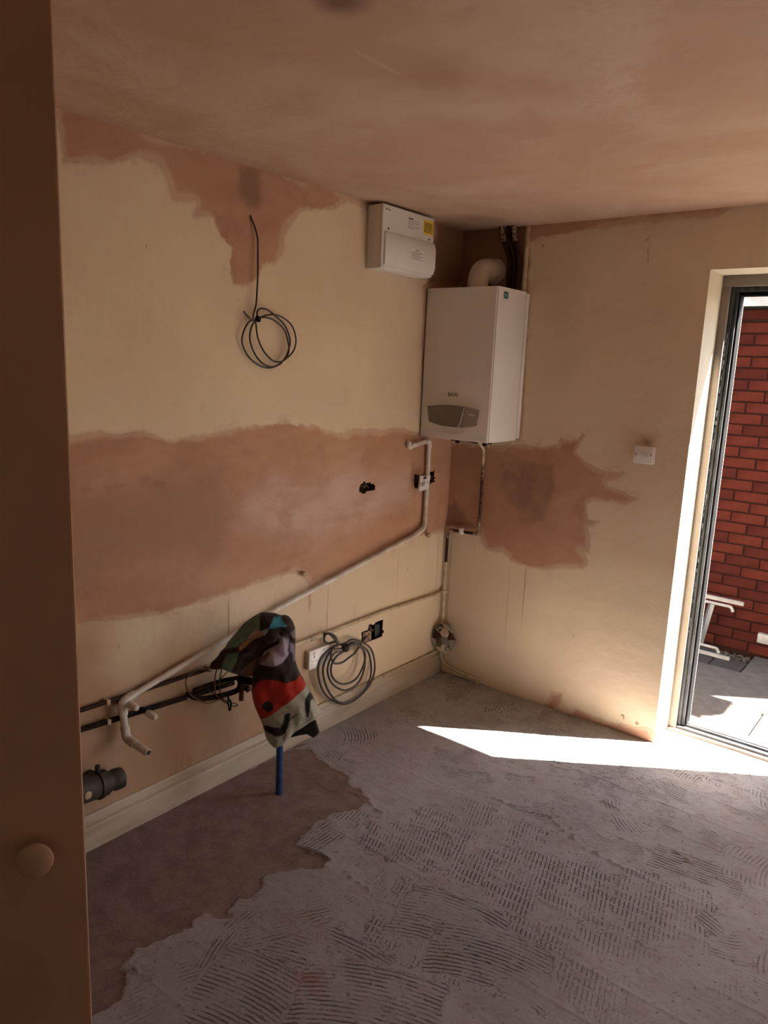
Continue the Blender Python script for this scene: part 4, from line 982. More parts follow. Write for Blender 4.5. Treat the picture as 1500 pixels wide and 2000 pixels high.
def coil(name, label, loops, lines, r, mat, lift=.022, seed=1):
    R = random.Random(seed)
    root = empty(name, tuple(loops[0][0]), label, 'cable')
    for i, lp in enumerate(loops):
        pts = [Vector(p) + Vector((lift + i * r * 1.3 + R.uniform(-.002, .003), 0, 0)) for p in lp]
        tube('loop', catmull(pts, 10, True), r, mat, root, 10, closed=True)
    for ln in lines:
        tube('strand', catmull([Vector(p) for p in ln], 8), r, mat, root, 10)
    return root
c1 = coil('hanging_cable', 'thin black cable hanging from upper left wall, ending in a tied coil', [
    [(0.000,-1.395,1.821),(0.000,-1.437,1.803),(0.000,-1.461,1.742),(0.000,-1.436,1.690),(0.000,-1.389,1.656),(0.000,-1.331,1.644),(0.000,-1.277,1.657),(0.000,-1.255,1.673),(0.000,-1.232,1.704),(0.000,-1.220,1.751),(0.000,-1.248,1.806),(0.000,-1.299,1.841),(0.000,-1.343,1.859),(0.000,-1.374,1.860),(0.000,-1.391,1.847)],
    [(0.000,-1.397,1.821),(0.000,-1.422,1.791),(0.000,-1.429,1.747),(0.000,-1.406,1.697),(0.000,-1.363,1.660),(0.000,-1.309,1.649),(0.000,-1.255,1.673),(0.000,-1.208,1.708),(0.000,-1.190,1.753),(0.000,-1.211,1.805),(0.000,-1.258,1.833),(0.000,-1.303,1.843),(0.000,-1.347,1.838),(0.000,-1.386,1.825)],
    [(0.000,-1.400,1.818),(0.000,-1.401,1.793),(0.000,-1.390,1.749),(0.000,-1.363,1.705),(0.000,-1.323,1.674),(0.000,-1.291,1.668),(0.000,-1.257,1.675),(0.000,-1.239,1.697),(0.000,-1.235,1.731),(0.000,-1.257,1.786),(0.000,-1.303,1.817),(0.000,-1.343,1.828),(0.000,-1.378,1.827)]],
    [[(-0.005,-1.404,2.190),(0.006,-1.410,2.175),(0.014,-1.400,2.146),(0.018,-1.390,2.111),(0.020,-1.389,2.078),(0.022,-1.390,1.980),(0.024,-1.395,1.918),(0.026,-1.401,1.871),(0.028,-1.413,1.842),(0.030,-1.419,1.819)],
     [(0.040,-1.472,1.841),(0.034,-1.452,1.830),(0.030,-1.423,1.814)]], .0032, M['cable_dark'], .020, 2)
k0 = [(0.000,-1.394,1.821)][0]
lathe('knot', [(-.012, .004), (-.008, .009), (0, .010), (.008, .009), (.012, .004)], Vector(k0) + Vector((.030, 0, 0)), (0, .6, -.8), M['black'], c1, 10)
adopt(c1)
c2 = coil('cable_coil', 'thick grey cable coiled and knotted in front of the low double socket', [
    [(0.000,-0.850,0.403),(0.000,-0.929,0.408),(0.000,-1.000,0.379),(0.000,-1.023,0.334),(0.000,-1.014,0.272),(0.000,-0.976,0.200),(0.000,-0.919,0.144),(0.000,-0.836,0.098),(0.000,-0.742,0.094),(0.000,-0.662,0.125),(0.000,-0.624,0.184),(0.000,-0.623,0.256),(0.000,-0.663,0.331),(0.000,-0.737,0.382),(0.000,-0.797,0.409)],
    [(0.000,-0.858,0.385),(0.000,-0.938,0.397),(0.000,-0.986,0.362),(0.000,-0.998,0.313),(0.000,-0.977,0.240),(0.000,-0.934,0.172),(0.000,-0.871,0.118),(0.000,-0.792,0.097),(0.000,-0.703,0.117),(0.000,-0.655,0.180),(0.000,-0.654,0.251),(0.000,-0.689,0.324),(0.000,-0.757,0.377),(0.000,-0.807,0.398)],
    [(0.000,-0.868,0.378),(0.000,-0.928,0.385),(0.000,-0.965,0.356),(0.000,-0.973,0.305),(0.000,-0.946,0.244),(0.000,-0.883,0.191),(0.000,-0.825,0.172),(0.000,-0.757,0.184),(0.000,-0.714,0.233),(0.000,-0.710,0.295),(0.000,-0.736,0.358),(0.000,-0.797,0.395)],
    [(0.000,-0.877,0.377),(0.000,-0.927,0.365),(0.000,-0.957,0.327),(0.000,-0.947,0.274),(0.000,-0.894,0.226),(0.000,-0.827,0.207),(0.000,-0.769,0.219),(0.000,-0.726,0.272),(0.000,-0.724,0.327),(0.000,-0.766,0.373),(0.000,-0.826,0.396)]],
    [[(0.050,-0.915,0.415),(0.045,-0.941,0.411),(0.045,-0.954,0.378),(0.048,-0.937,0.338),(0.046,-0.883,0.322),(0.040,-0.829,0.327),(0.032,-0.772,0.336),(0.020,-0.719,0.359),(0.005,-0.667,0.375),(-0.020,-0.610,0.368)],
     [(0.060,-0.922,0.426),(0.058,-0.940,0.463),(0.050,-0.959,0.482),(0.040,-0.975,0.487),(0.030,-0.984,0.473),(0.030,-0.981,0.447),(0.035,-0.959,0.434),(0.050,-0.939,0.441),(0.058,-0.915,0.427)],
     [(0.030,-0.991,0.488),(0.045,-0.972,0.486),(0.058,-0.953,0.463),(0.062,-0.924,0.424)]], .0049, M['cable'], .032, 3)
k1 = [(0.000,-0.862,0.393)][0]
for dz in (-.010, 0, .010):
    o = tube('wrap', catmull([Vector(k1) + Vector((.050 + .016 * math.cos(a), .014 * math.sin(a), dz + .004 * math.sin(2 * a))) for a in [i * math.pi / 4 for i in range(8)]], 5, True), .0042, M['cable'], c2, 8, closed=True)
adopt(c2)

# ------------------------------------------------------------------ low dark pipes on the left wall
cap_pts = []
for (yy, zz, lab, end, pl) in ((None, .508, 'upper of two dark brown pipes clipped low along left wall', -1.42, 0), (None, .432, 'lower of two dark brown pipes clipped low along left wall, black lagging at its end', -1.50, 1)):
    r_ = empty('clipped_pipe', (.022, -1.9, zz), lab, 'pipe', 'dark pipes clipped along the left wall')
    za, zb = (.524, .506) if pl == 0 else (.456, .412)
    f = lambda y: za + (zb - za) * (y + 2.137) / (2.137 - 1.46)
    tube('pipe', [(.022, -2.56, f(-2.56)), (.022, -2.3, f(-2.3)), (.022, end, f(end))], .0078 if pl == 0 else .0095, M['copper_old'] if pl == 0 else M['foam'], r_, 12)
    for yc in (-2.50, -2.045, -1.62 if pl == 0 else -1.72):
        box('pipe_clip', .003, .034, yc - .007, yc + .007, f(yc) - .011, f(yc) + .010, M['peg'], r_, .003)
    adopt(r_)
for i, (pa, lab) in enumerate((([(0.030,-1.978,0.500),(0.062,-1.980,0.501),(0.095,-1.982,0.501)], 'upper short black pipe stub with white push-on cap, poking from left wall'), ([(0.030,-1.916,0.450),(0.062,-1.911,0.444),(0.095,-1.909,0.441)], 'lower short black pipe stub with white push-on cap, poking from left wall'))):
    r_ = empty('capped_stub', pa[0], lab, 'pipe stub', 'capped pipe stubs below the white pipe')
    tube('stub', [(.010, pa[0][1] - .02, pa[0][2]), pa[0], pa[1]], .0085, M['foam'], r_, 12)
    d = (Vector(pa[2]) - Vector(pa[1])).normalized()
    lathe('cap', [(-.008, .0115), (0, .0128), (.014, .0128), (.016, .0115), (.022, .0115), (.030, .0118), (.037, .0090), (.040, .003)], pa[1], d, M['offwhite'], r_, 18)
    adopt(r_)

# big waste pipe, lower left
dp = empty('waste_pipe', (.06, -2.1, .24), 'fat dark grey waste pipe with clip, low on left wall by cupboard', 'pipe')
pe = [(0.062,-2.025,0.250),(0.062,-2.086,0.258),(0.062,-2.159,0.263)]
pdir = (Vector(pe[2]) - Vector(pe[0])).normalized()
P0, P1 = Vector(pe[0]), Vector(pe[1])
tube('body', [P1, P0 + pdir * .50], .044, M['drain'], dp, 26)
lathe('socket_end', [(0, .031), (.002, .036), (.030, .037), (.034, .034), (.060, .034), (.064, .037), (.095, .038)], P0, pdir, M['drain'], dp, 26)
lathe('end_shade_disc', [(0, .030), (-.001, .029)], P0 + pdir * .001, pdir, M['dark'], dp, 26)  # flat dark disc, the shade of a hollow end put in as colour
lathe('clip_ring', [(-.008, .045), (-.006, .049), (.006, .049), (.008, .045)], P1 + pdir * .025, pdir, M['drain'], dp, 26)
cl = P1 + pdir * .025
tube('clip_lug', [cl + Vector((0, 0, .046)), cl + Vector((0, 0, .070))], .0085, M['drain'], dp, 12)
o = lathe('plaster_spot', [(0, .014), (.002, .013), (.003, .008)], P1 + pdir * .085 + Vector((.0415, 0, .0)), (1, 0, .0), M['peg'], dp, 14)
box('wall_bracket', .001, .030, cl.y - .010, cl.y + .010, cl.z - .03, cl.z + .03, M['drain'], dp, .002)
adopt(dp)

# pegs left in the wall
for (q, lab) in (([(0.000,-1.111,0.788)][0], 'short cream pipe peg sticking from left wall below pink plaster'), ([(0.000,-0.197,0.819)][0], 'short cream pipe peg beside bend of white pipe')):
    r_ = lathe('wall_peg', [(-.012, .016), (.001, .016), (.003, .010), (.018, .010), (.020, .012), (.028, .012), (.030, .009), (.031, .003)], Vector((0, 0, 0)), (1, -.15, -.1), M['peg'], None, 16)
    r_.location = q; tag(r_, lab, 'wall peg')

# ------------------------------------------------------------------ loose wires and lagged pipes running into the cloth
lg = empty('lagged_pipes', (.05, -1.5, .40), 'pair of black lagged pipes joining at a valve under patterned towel', 'pipe')
K = lambda l: l
up_ = [(0.030,-1.696,0.449),(0.036,-1.634,0.452),(0.045,-1.573,0.454),(0.055,-1.534,0.452),(0.065,-1.509,0.453),(0.080,-1.488,0.458)]
lo_ = [(0.030,-1.726,0.447),(0.036,-1.701,0.427),(0.046,-1.665,0.411),(0.056,-1.605,0.403),(0.065,-1.552,0.402),(0.075,-1.522,0.409),(0.080,-1.515,0.430),(0.085,-1.512,0.455)]
tube('upper_pipe', catmull(up_, 6), .0085, M['foam'], lg, 12)
tube('lower_pipe', catmull(lo_, 6), .0105, M['foam'], lg, 12)
pb = [(0.090,-1.516,0.455),(0.110,-1.509,0.454),(0.150,-1.506,0.461)]
tube('coupling', pb, .0150, M['black'], lg, 14)
lathe('coupling_nut', [(-.010, .017), (-.008, .020), (.008, .020), (.010, .017)], pb[0], Vector(pb[2]) - Vector(pb[0]), M['black'], lg, 8)
va = [(0.090,-1.511,0.420),(0.095,-1.520,0.401),(0.100,-1.525,0.373),(0.100,-1.495,0.415),(0.100,-1.485,0.383)]
tube('valve_body', catmull([pb[0], va[0], va[1], va[2]], 5), .0105, M['copper'], lg, 12)
crumple_v = lathe('valve_handle', [(-.014, .008), (-.010, .014), (.010, .014), (.014, .008)], va[3], (1, 0, -.4), M['copper'], lg, 14)
tube('cable_tie', catmull([(0.075,-1.572,0.406),(0.080,-1.573,0.392),(0.082,-1.565,0.380),(0.084,-1.563,0.361),(0.085,-1.571,0.343),(0.083,-1.575,0.365),(0.080,-1.576,0.388)], 5), .0032, M['black'], lg, 8)
adopt(lg)
lw = empty('loose_wires', (.05, -1.6, .42), 'looped brown wires dangling round black pipes left of the towel', 'wire')
for ln, rr_ in (([(0.060,-1.576,0.511),(0.050,-1.604,0.517),(0.040,-1.642,0.523),(0.035,-1.695,0.528),(0.035,-1.729,0.512),(0.036,-1.737,0.492),(0.040,-1.727,0.457),(0.048,-1.710,0.432),(0.056,-1.681,0.408),(0.060,-1.649,0.392),(0.066,-1.622,0.395),(0.070,-1.593,0.396),(0.072,-1.576,0.399)], .0026),
                ([(0.070,-1.618,0.526),(0.066,-1.624,0.500),(0.064,-1.626,0.465),(0.066,-1.624,0.431),(0.070,-1.619,0.411)], .0026),
                ([(0.072,-1.595,0.521),(0.070,-1.603,0.495),(0.068,-1.608,0.457),(0.070,-1.605,0.425),(0.073,-1.599,0.411),(0.075,-1.579,0.401)], .0022),
                ([(0.050,-1.650,0.446),(0.055,-1.631,0.427),(0.066,-1.615,0.411),(0.074,-1.597,0.389),(0.080,-1.569,0.365),(0.084,-1.544,0.350),(0.084,-1.531,0.352),(0.082,-1.547,0.364),(0.080,-1.578,0.380),(0.074,-1.603,0.399)], .0022),
                ([(0.080,-1.572,0.503),(0.076,-1.584,0.495),(0.074,-1.606,0.481)], .0018)):
    tube('wire', catmull(ln, 8), rr_, M['brownwire'] if rr_ > .0022 else M['cable_dark'], lw, 8)
adopt(lw)

# ------------------------------------------------------------------ blue pipe and the towel thrown over it
bl_ = empty('blue_pipe', (.239, -1.451, 0), 'upright blue plastic water pipe rising from floor into the towel', 'pipe')
tube('pipe', [(.239, -1.451, -.01), (.239, -1.451, .30), (.237, -1.452, .60)], .0135, M['blue'], bl_, 16)
lathe('mortar_collar', [(-.004, .040), (.002, .034), (.006, .022), (.009, .015)], (.232, -1.462, .0), (0, 0, 1), M['plasterpipe'], bl_, 14)
adopt(bl_)

def make_towel():
    TM = [(-0.0780,0.7467),(-0.0485,0.7466),(-0.0263,0.7442),(-0.0039,0.7352),(0.0146,0.7363),(0.0296,0.7291),(0.0411,0.7133),(0.0509,0.6876),(0.0534,0.6498),(0.0525,0.5979),(0.0532,0.5576),(0.0633,0.5252),(0.0713,0.5048),(0.0850,0.4822),(0.0958,0.4595),(0.1149,0.4263),(0.1350,0.3867),(0.1534,0.3427),(0.1404,0.3221),(0.1175,0.3080),(0.0871,0.2857),(0.0566,0.2664),(0.0378,0.2408),(0.0152,0.2141),(-0.0040,0.2074),(-0.0192,0.2011),(-0.0386,0.2198),(-0.0534,0.2433),(-0.0661,0.2937),(-0.0778,0.3271),(-0.0971,0.3728),(-0.1057,0.4058),(-0.1108,0.4385),(-0.1063,0.4871),(-0.0985,0.5434),(-0.0916,0.6152),(-0.0885,0.6824)]
    TL = [(-0.0780,0.7467),(-0.0263,0.7411),(-0.0035,0.7017),(-0.0102,0.6503),(-0.0467,0.5908),(-0.0910,0.5433),(-0.1056,0.4952),(-0.1205,0.4946),(-0.1540,0.5007),(-0.1949,0.5157),(-0.2170,0.5269),(-0.2428,0.5252),(-0.2656,0.5327),(-0.2611,0.5494),(-0.2354,0.5769),(-0.2243,0.5966),(-0.2097,0.6103),(-0.1950,0.6359),(-0.1767,0.6594),(-0.1548,0.6867),(-0.1365,0.7082),(-0.1073,0.7296)]
    TF = [(0.0152,0.2141),(0.0566,0.2664),(0.0947,0.2918),(0.1175,0.3080),(0.1375,0.3105),(0.1450,0.2885),(0.1535,0.2580),(0.1403,0.2431),(0.1300,0.2358),(0.1033,0.2517),(0.0763,0.2474),(0.0379,0.2387),(0.0189,0.2237)]
    h = .003
    u = np.arange(-.30, .20, h); z = np.arange(.20, .78, h)
    Uu, Zz = np.meshgrid(u, z, indexing='ij')
    sM, sL, sF = sdf(Uu, Zz, TM), sdf(Uu, Zz, TL), sdf(Uu, Zz, TF)
    sd = np.maximum(np.maximum(sM, sL), sF)
    # snap the rim to the outline
    gu, gz = np.gradient(sd, h)
    out = sd < 0; k = np.where(out & (sd > -2 * h), -sd, 0)
    gl = np.sqrt(gu ** 2 + gz ** 2) + 1e-9
    U2 = Uu + gu / gl * k; Z2 = Zz + gz / gl * k
    def dome(s, T, R): s = np.clip(s, 0, R); return T * np.sqrt(np.clip(1 - (1 - s / R) ** 2, 0, 1))
    dM = dome(sM, .060, .062); dL = dome(sL, .042, .045); dF = dome(sF, .012, .012)
    t = np.maximum(dM, np.maximum(dL * .92, dF)) * .6 + .4 * np.sqrt((dM ** 2 + (dL * .8) ** 2 + dF ** 2))
    ap = [(-0.0261,0.7293)][0]
    ru, rz = Uu - ap[0], Zz - ap[1]; rad = np.hypot(ru, rz); ang = np.arctan2(rz, ru)
    nz = fbm(Uu * 14, Zz * 14, 4)
    foldL = np.sin(ang * 17 + nz * 5) * sstep(0, .16, rad) * sstep(-.01, .03, sL) * sstep(.02, -.03, sM) * .011
    fc = np.sin((Uu * 46 + Zz * 9) + nz * 7) * .0055 * sstep(0, .03, sM)
    tw = np.sin((Uu * .5 + Zz) * 75 + fbm(Uu * 9, Zz * 9, 8) * 9) * .007 * sstep(.48, .60, Zz) * sstep(0, .03, sd)
    # crease where the two halves meet
    cr = sd_line(Uu, Zz, [(-0.0087,0.6780),(-0.0121,0.6582),(-0.0619,0.6149),(-0.0911,0.5553),(-0.1048,0.4951)])
    crease = -.018 * np.exp(-(cr / .010) ** 2)
    cr2 = sd_line(Uu, Zz, [(0.0272,0.6500),(0.0241,0.6102),(0.0436,0.5698),(0.0535,0.5415)])
    crease = crease - .010 * np.exp(-(cr2 / .007) ** 2)
    cr3 = sd_line(Uu, Zz, [(-0.0469,0.6068),(-0.0763,0.5672),(-0.1094,0.5033)])
    crease = crease - .009 * np.exp(-(cr3 / .007) ** 2)
    edge = sstep(0, .018, sd)
    front = t + (foldL + fc + tw + crease) * edge
    front = np.where(sd <= 0, 0, np.maximum(front, .001))
    back = np.where(sd <= 0, 0, -np.minimum(t * .75, .045) - .001)
    # keep clear of the wall
    n = np.array([.720, -.694, 0]); UV = np.array([.694, .720, 0]); Q = np.array([.239, -1.451, 0])
    base = Q + U2[..., None] * UV + Z2[..., None] * np.array([0, 0, 1.0])
    # the left half swings towards the wall
    pf = base + front[..., None] * n; pbk = base + back[..., None] * n
    pbk[..., 0] = np.maximum(pbk[..., 0], .035); pf[..., 0] = np.maximum(pf[..., 0], .045)
    cell = (sd[:-1, :-1] > 0) | (sd[1:, :-1] > 0) | (sd[:-1, 1:] > 0) | (sd[1:, 1:] > 0)
    nu, nv_ = sd.shape; idx = np.arange(nu * nv_).reshape(nu, nv_)
    f1 = np.stack([idx[:-1, :-1], idx[1:, :-1], idx[1:, 1:], idx[:-1, 1:]], -1)[cell]
    ins = (sd > 0).ravel()
    idb = np.where(ins, idx.ravel() + nu * nv_, idx.ravel())
    f2 = idb[f1][:, ::-1]
    f = np.concatenate([f1, f2]); co = np.concatenate([pf.reshape(-1, 3), pbk.reshape(-1, 3)])
    used = np.zeros(len(co), bool); used[f.ravel()] = True; rm = np.cumsum(used) - 1
    f = rm[f]; co2 = co[used] - np.array([.239, -1.451, .25])
    me = bpy.data.meshes.new('towel'); me.vertices.add(len(co2)); me.vertices.foreach_set('co', co2.astype(np.float32).ravel())
    nf = len(f); me.loops.add(nf * 4); me.loops.foreach_set('vertex_index', f.astype(np.int32).ravel())
    me.polygons.add(nf); me.polygons.foreach_set('loop_start', np.arange(0, nf * 4, 4, dtype=np.int32)); me.polygons.foreach_set('loop_total', np.full(nf, 4, np.int32))
    me.polygons.foreach_set('use_smooth', np.ones(nf, bool)); me.update(calc_edges=True)
    # print
    base_c = np.zeros(sd.shape + (3,)); base_c[:] = (.035, .022, .017)
    def paint(poly, c, c2=None, w=.0016):
        s = sdf(U2, Z2, poly); m = sstep(-w, w, s)[..., None]
        cc = np.array(c) if c2 is None else np.array(c) * (1 - c2[1](U2, Z2))[..., None] + np.array(c2[0]) * c2[1](U2, Z2)[..., None]
        base_c[:] = base_c * (1 - m) + cc * m
    lf = lambda U_, Z_: sstep(-.10, -.02, U_)
    paint([(-0.2722,0.5296),(-0.2354,0.5789),(-0.2097,0.6103),(-0.1582,0.6257),(-0.1729,0.6040),(-0.2023,0.5924),(-0.2170,0.5608),(-0.2244,0.5210)], (.05, .025, .018))
    paint([(-0.2097,0.6103),(-0.1804,0.6555),(-0.1584,0.6809),(-0.1256,0.7160),(-0.0780,0.7467),(-0.0805,0.6922),(-0.0923,0.6962),(-0.1106,0.6826),(-0.1362,0.6472),(-0.1619,0.6257)], (.13, .20, .13), ((.16, .36, .32), lf))
    paint([(-0.0480,0.7058),(-0.0299,0.7380),(-0.0039,0.7352),(0.0206,0.7087),(-0.0147,0.7077)], (.06, .30, .40))
    paint([(-0.1106,0.6826),(-0.0923,0.6962),(-0.0775,0.6910),(-0.0607,0.6803),(-0.0828,0.6646),(-0.1545,0.6098),(-0.1564,0.6257),(-0.1289,0.6492)], (.40, .24, .13))
    paint([(-0.0793,0.6910),(-0.0444,0.7066),(-0.0552,0.6842),(-0.0626,0.6803)], (.30, .38, .44))
    paint([(-0.0113,0.6780),(0.0082,0.6720),(0.0235,0.6500),(0.0300,0.5941),(0.0060,0.5703),(-0.0314,0.5606),(-0.0911,0.5533),(-0.0764,0.5792),(-0.0618,0.6070),(-0.0286,0.6306),(-0.0072,0.6483)], (.40, .34, .40))
    paint([(0.0120,0.6680),(0.0308,0.6560),(0.0482,0.6259),(0.0522,0.5738),(0.0495,0.5577),(0.0319,0.5900),(0.0245,0.6301)], (.24, .20, .26))
    paint([(0.0412,0.7054),(0.0528,0.6836),(0.0542,0.6498),(0.0382,0.6619),(0.0341,0.6857),(0.0509,0.6856)], (.16, .15, .13))
    paint([(-0.2152,0.5608),(-0.1986,0.5924),(-0.1545,0.6078),(-0.1617,0.5761),(-0.1764,0.5483),(-0.1867,0.5164),(-0.2096,0.5208),(-0.2178,0.5369)], (.12, .20, .14))
    paint([(-0.0765,0.5832),(-0.0470,0.6108),(-0.0395,0.6067),(-0.0615,0.5750),(-0.0836,0.5472),(-0.0983,0.5192),(-0.1063,0.4952),(-0.1559,0.5040),(-0.1357,0.5438),(-0.1061,0.5655)], (.15, .09, .065))
    paint([(-0.1088,0.4222),(-0.1053,0.4547),(-0.0868,0.4868),(-0.0607,0.5026),(-0.0382,0.5055),(-0.0080,0.4986),(0.0260,0.4916),(0.0525,0.4920),(0.0713,0.5035),(0.0969,0.4595),(0.0386,0.4215),(-0.0215,0.3746),(-0.0786,0.3263),(-0.1009,0.3770)], (.46, .035, .02))
    dc = [(-0.0475,0.3965)][0]; de = [(-0.0263,0.3961)][0]
    paint([(dc[0] + (de[0] - dc[0]) * math.cos(i * math.pi / 12), dc[1] + (de[0] - dc[0]) * 1.08 * math.sin(i * math.pi / 12)) for i in range(24)], (.02, .016, .015))
    paint([(0.0958,0.4595),(0.1631,0.3425),(0.1384,0.3242),(0.1175,0.3093),(0.0567,0.2655),(0.0378,0.2408),(0.0152,0.2120),(-0.0192,0.1961),(-0.0580,0.2392),(-0.0786,0.3263),(-0.0215,0.3746),(0.0386,0.4215)], (.44, .43, .33))
    paint([(0.0166,0.3664),(0.0375,0.3742),(0.0360,0.3473),(0.0297,0.3163),(0.0179,0.2853),(0.0066,0.2752),(-0.0164,0.2749),(-0.0585,0.2868),(-0.0669,0.2957),(-0.0587,0.3080),(-0.0492,0.3128),(0.0023,0.3078),(0.0114,0.3334)], (.02, .016, .015))
    paint([(0.0341,0.3461),(0.0681,0.3727),(0.0708,0.3710),(0.0361,0.3411)], (.06, .05, .04))
    paint([(0.0916,0.4020),(0.0958,0.4226),(0.1070,0.4335),(0.1207,0.4242),(0.1307,0.4054),(0.1381,0.3825),(0.1250,0.4035),(0.1145,0.4078),(0.1113,0.3810),(0.1071,0.3445),(0.0980,0.3522),(0.0929,0.3772)], (.025, .02, .018))
    paint([(0.0114,0.2079),(0.0416,0.2449),(0.0566,0.2664),(0.0871,0.2836),(0.1177,0.2996),(0.1406,0.3117),(0.1560,0.3134),(0.1657,0.2374),(0.1270,0.2300),(0.0192,0.2034)], (.03, .026, .024))
    col = np.concatenate([base_c.reshape(-1, 3), base_c.reshape(-1, 3) * .0 + np.array([.10, .08, .07])])[used]
    ca = me.color_attributes.new('towel_print', 'FLOAT_COLOR', 'POINT')
    ca.data.foreach_set('color', np.concatenate([col, np.ones((len(col), 1))], 1).astype(np.float32).ravel())
    o = link('towel', me, vc_mat('printed towel', 'towel_print', .95, .0015, 420)); o.location = (.239, -1.451, .25)
    tag(o, 'bold red, black and grey patterned towel draped over blue pipe by the left wall', 'towel')
make_towel()

# ------------------------------------------------------------------ switch on the back wall
sw_ = empty('fused_switch', (1.03, 0, 1.33), 'square white switch plate on back wall left of the door', 'switch')
box('pattress', .988, 1.076, -.016, -.002, 1.294, 1.368, M['offwhite'], sw_, .002)
box('face_plate', .986, 1.073, -.0235, -.0165, 1.292, 1.370, M['white'], sw_, .003, 3)
box('rocker_switch', 1.008, 1.022, -.0275, -.0235, 1.322, 1.342, M['boiler'], sw_, .001)
box('fuse_carrier', 1.028, 1.054, -.0260, -.0235, 1.320, 1.342, M['offwhite'], sw_, .001)
for x in (.996, 1.064): lathe('screw', [(0, .0032), (.001, .0032)], (x, -.0235, 1.332), (0, -1, 0), M['ink'], sw_, 10)
adopt(sw_)

# ------------------------------------------------------------------ outside
GZ = -.20
def slabs():
    root = box('patio_bed', -3.0, 9.0, .30, 2.4, GZ - .12, GZ - .035, M['soil']); tag(root, kind='structure')
    ys = [.31, .62, 1.20, 1.77]; R = random.Random(4)
    me_cache = {}
    def put(x0, x1, y0, y1, m, nm='paving_slab', h=.035):
        w, d = round(x1 - x0 - .008, 3), round(y1 - y0 - .008, 3); key = (w, d, m)
        if key not in me_cache:
            bm = bmesh.new(); bm_box(bm, -w / 2, w / 2, -d / 2, d / 2, -h, 0, .004, 1); me = bpy.data.meshes.new(nm); bmesh.ops.recalc_face_normals(bm, faces=bm.faces); bm.to_mesh(me); bm.free(); me.materials.append(M[m]); me_cache[key] = me
        o = bpy.data.objects.new(nm, me_cache[key]); COL.objects.link(o); o.parent = root
        o.location = ((x0 + x1) / 2, (y0 + y1) / 2, GZ + R.uniform(-.002, .002)); o.rotation_euler = (R.uniform(-.002, .002), R.uniform(-.002, .002), 0)
    for j in range(3):
        off = 1.45 if j != 1 else 1.45 + .0
        for i in range(-4, 5):
            x0 = off + i * .60 + (.30 if j == 2 else 0) - (.0)
            if j == 2: x0 = 1.50 + i * .60
            put(x0, x0 + .60, ys[j], ys[j + 1], 'slab')
    for i in range(0, 6): put(1.19 + i * .60, 1.79 + i * .60, 1.77, 2.165, 'slab')
    for i in range(-12, 1):
        for k in range(2):
            if k == 1 and i >= -1: continue
            put(1.0 + i * .20 - .01, 1.19 + i * .20, 1.77 + k * .20, 1.965 + k * .20, 'slab_dark', 'paver')
slabs()
# small stones by the wall
bm = bmesh.new(); R = random.Random(8)
for i in range(90):
    x = R.uniform(.92, 1.19); y = R.uniform(1.985, 2.15); r = R.uniform(.006, .014)
    m_ = Matrix.Translation((x, y, GZ - .028 + R.uniform(0, .012))) @ Matrix.Rotation(R.uniform(0, 3), 4, 'Z') @ Matrix.Diagonal((r, r * R.uniform(.6, 1), r * .7, 1))
    bmesh.ops.create_icosphere(bm, subdivisions=1, radius=1, matrix=m_)
o = from_bm('gravel', bm, M['soil']); tag(o, 'dark loose gravel at the foot of the brick wall outside', 'gravel', kind='stuff')

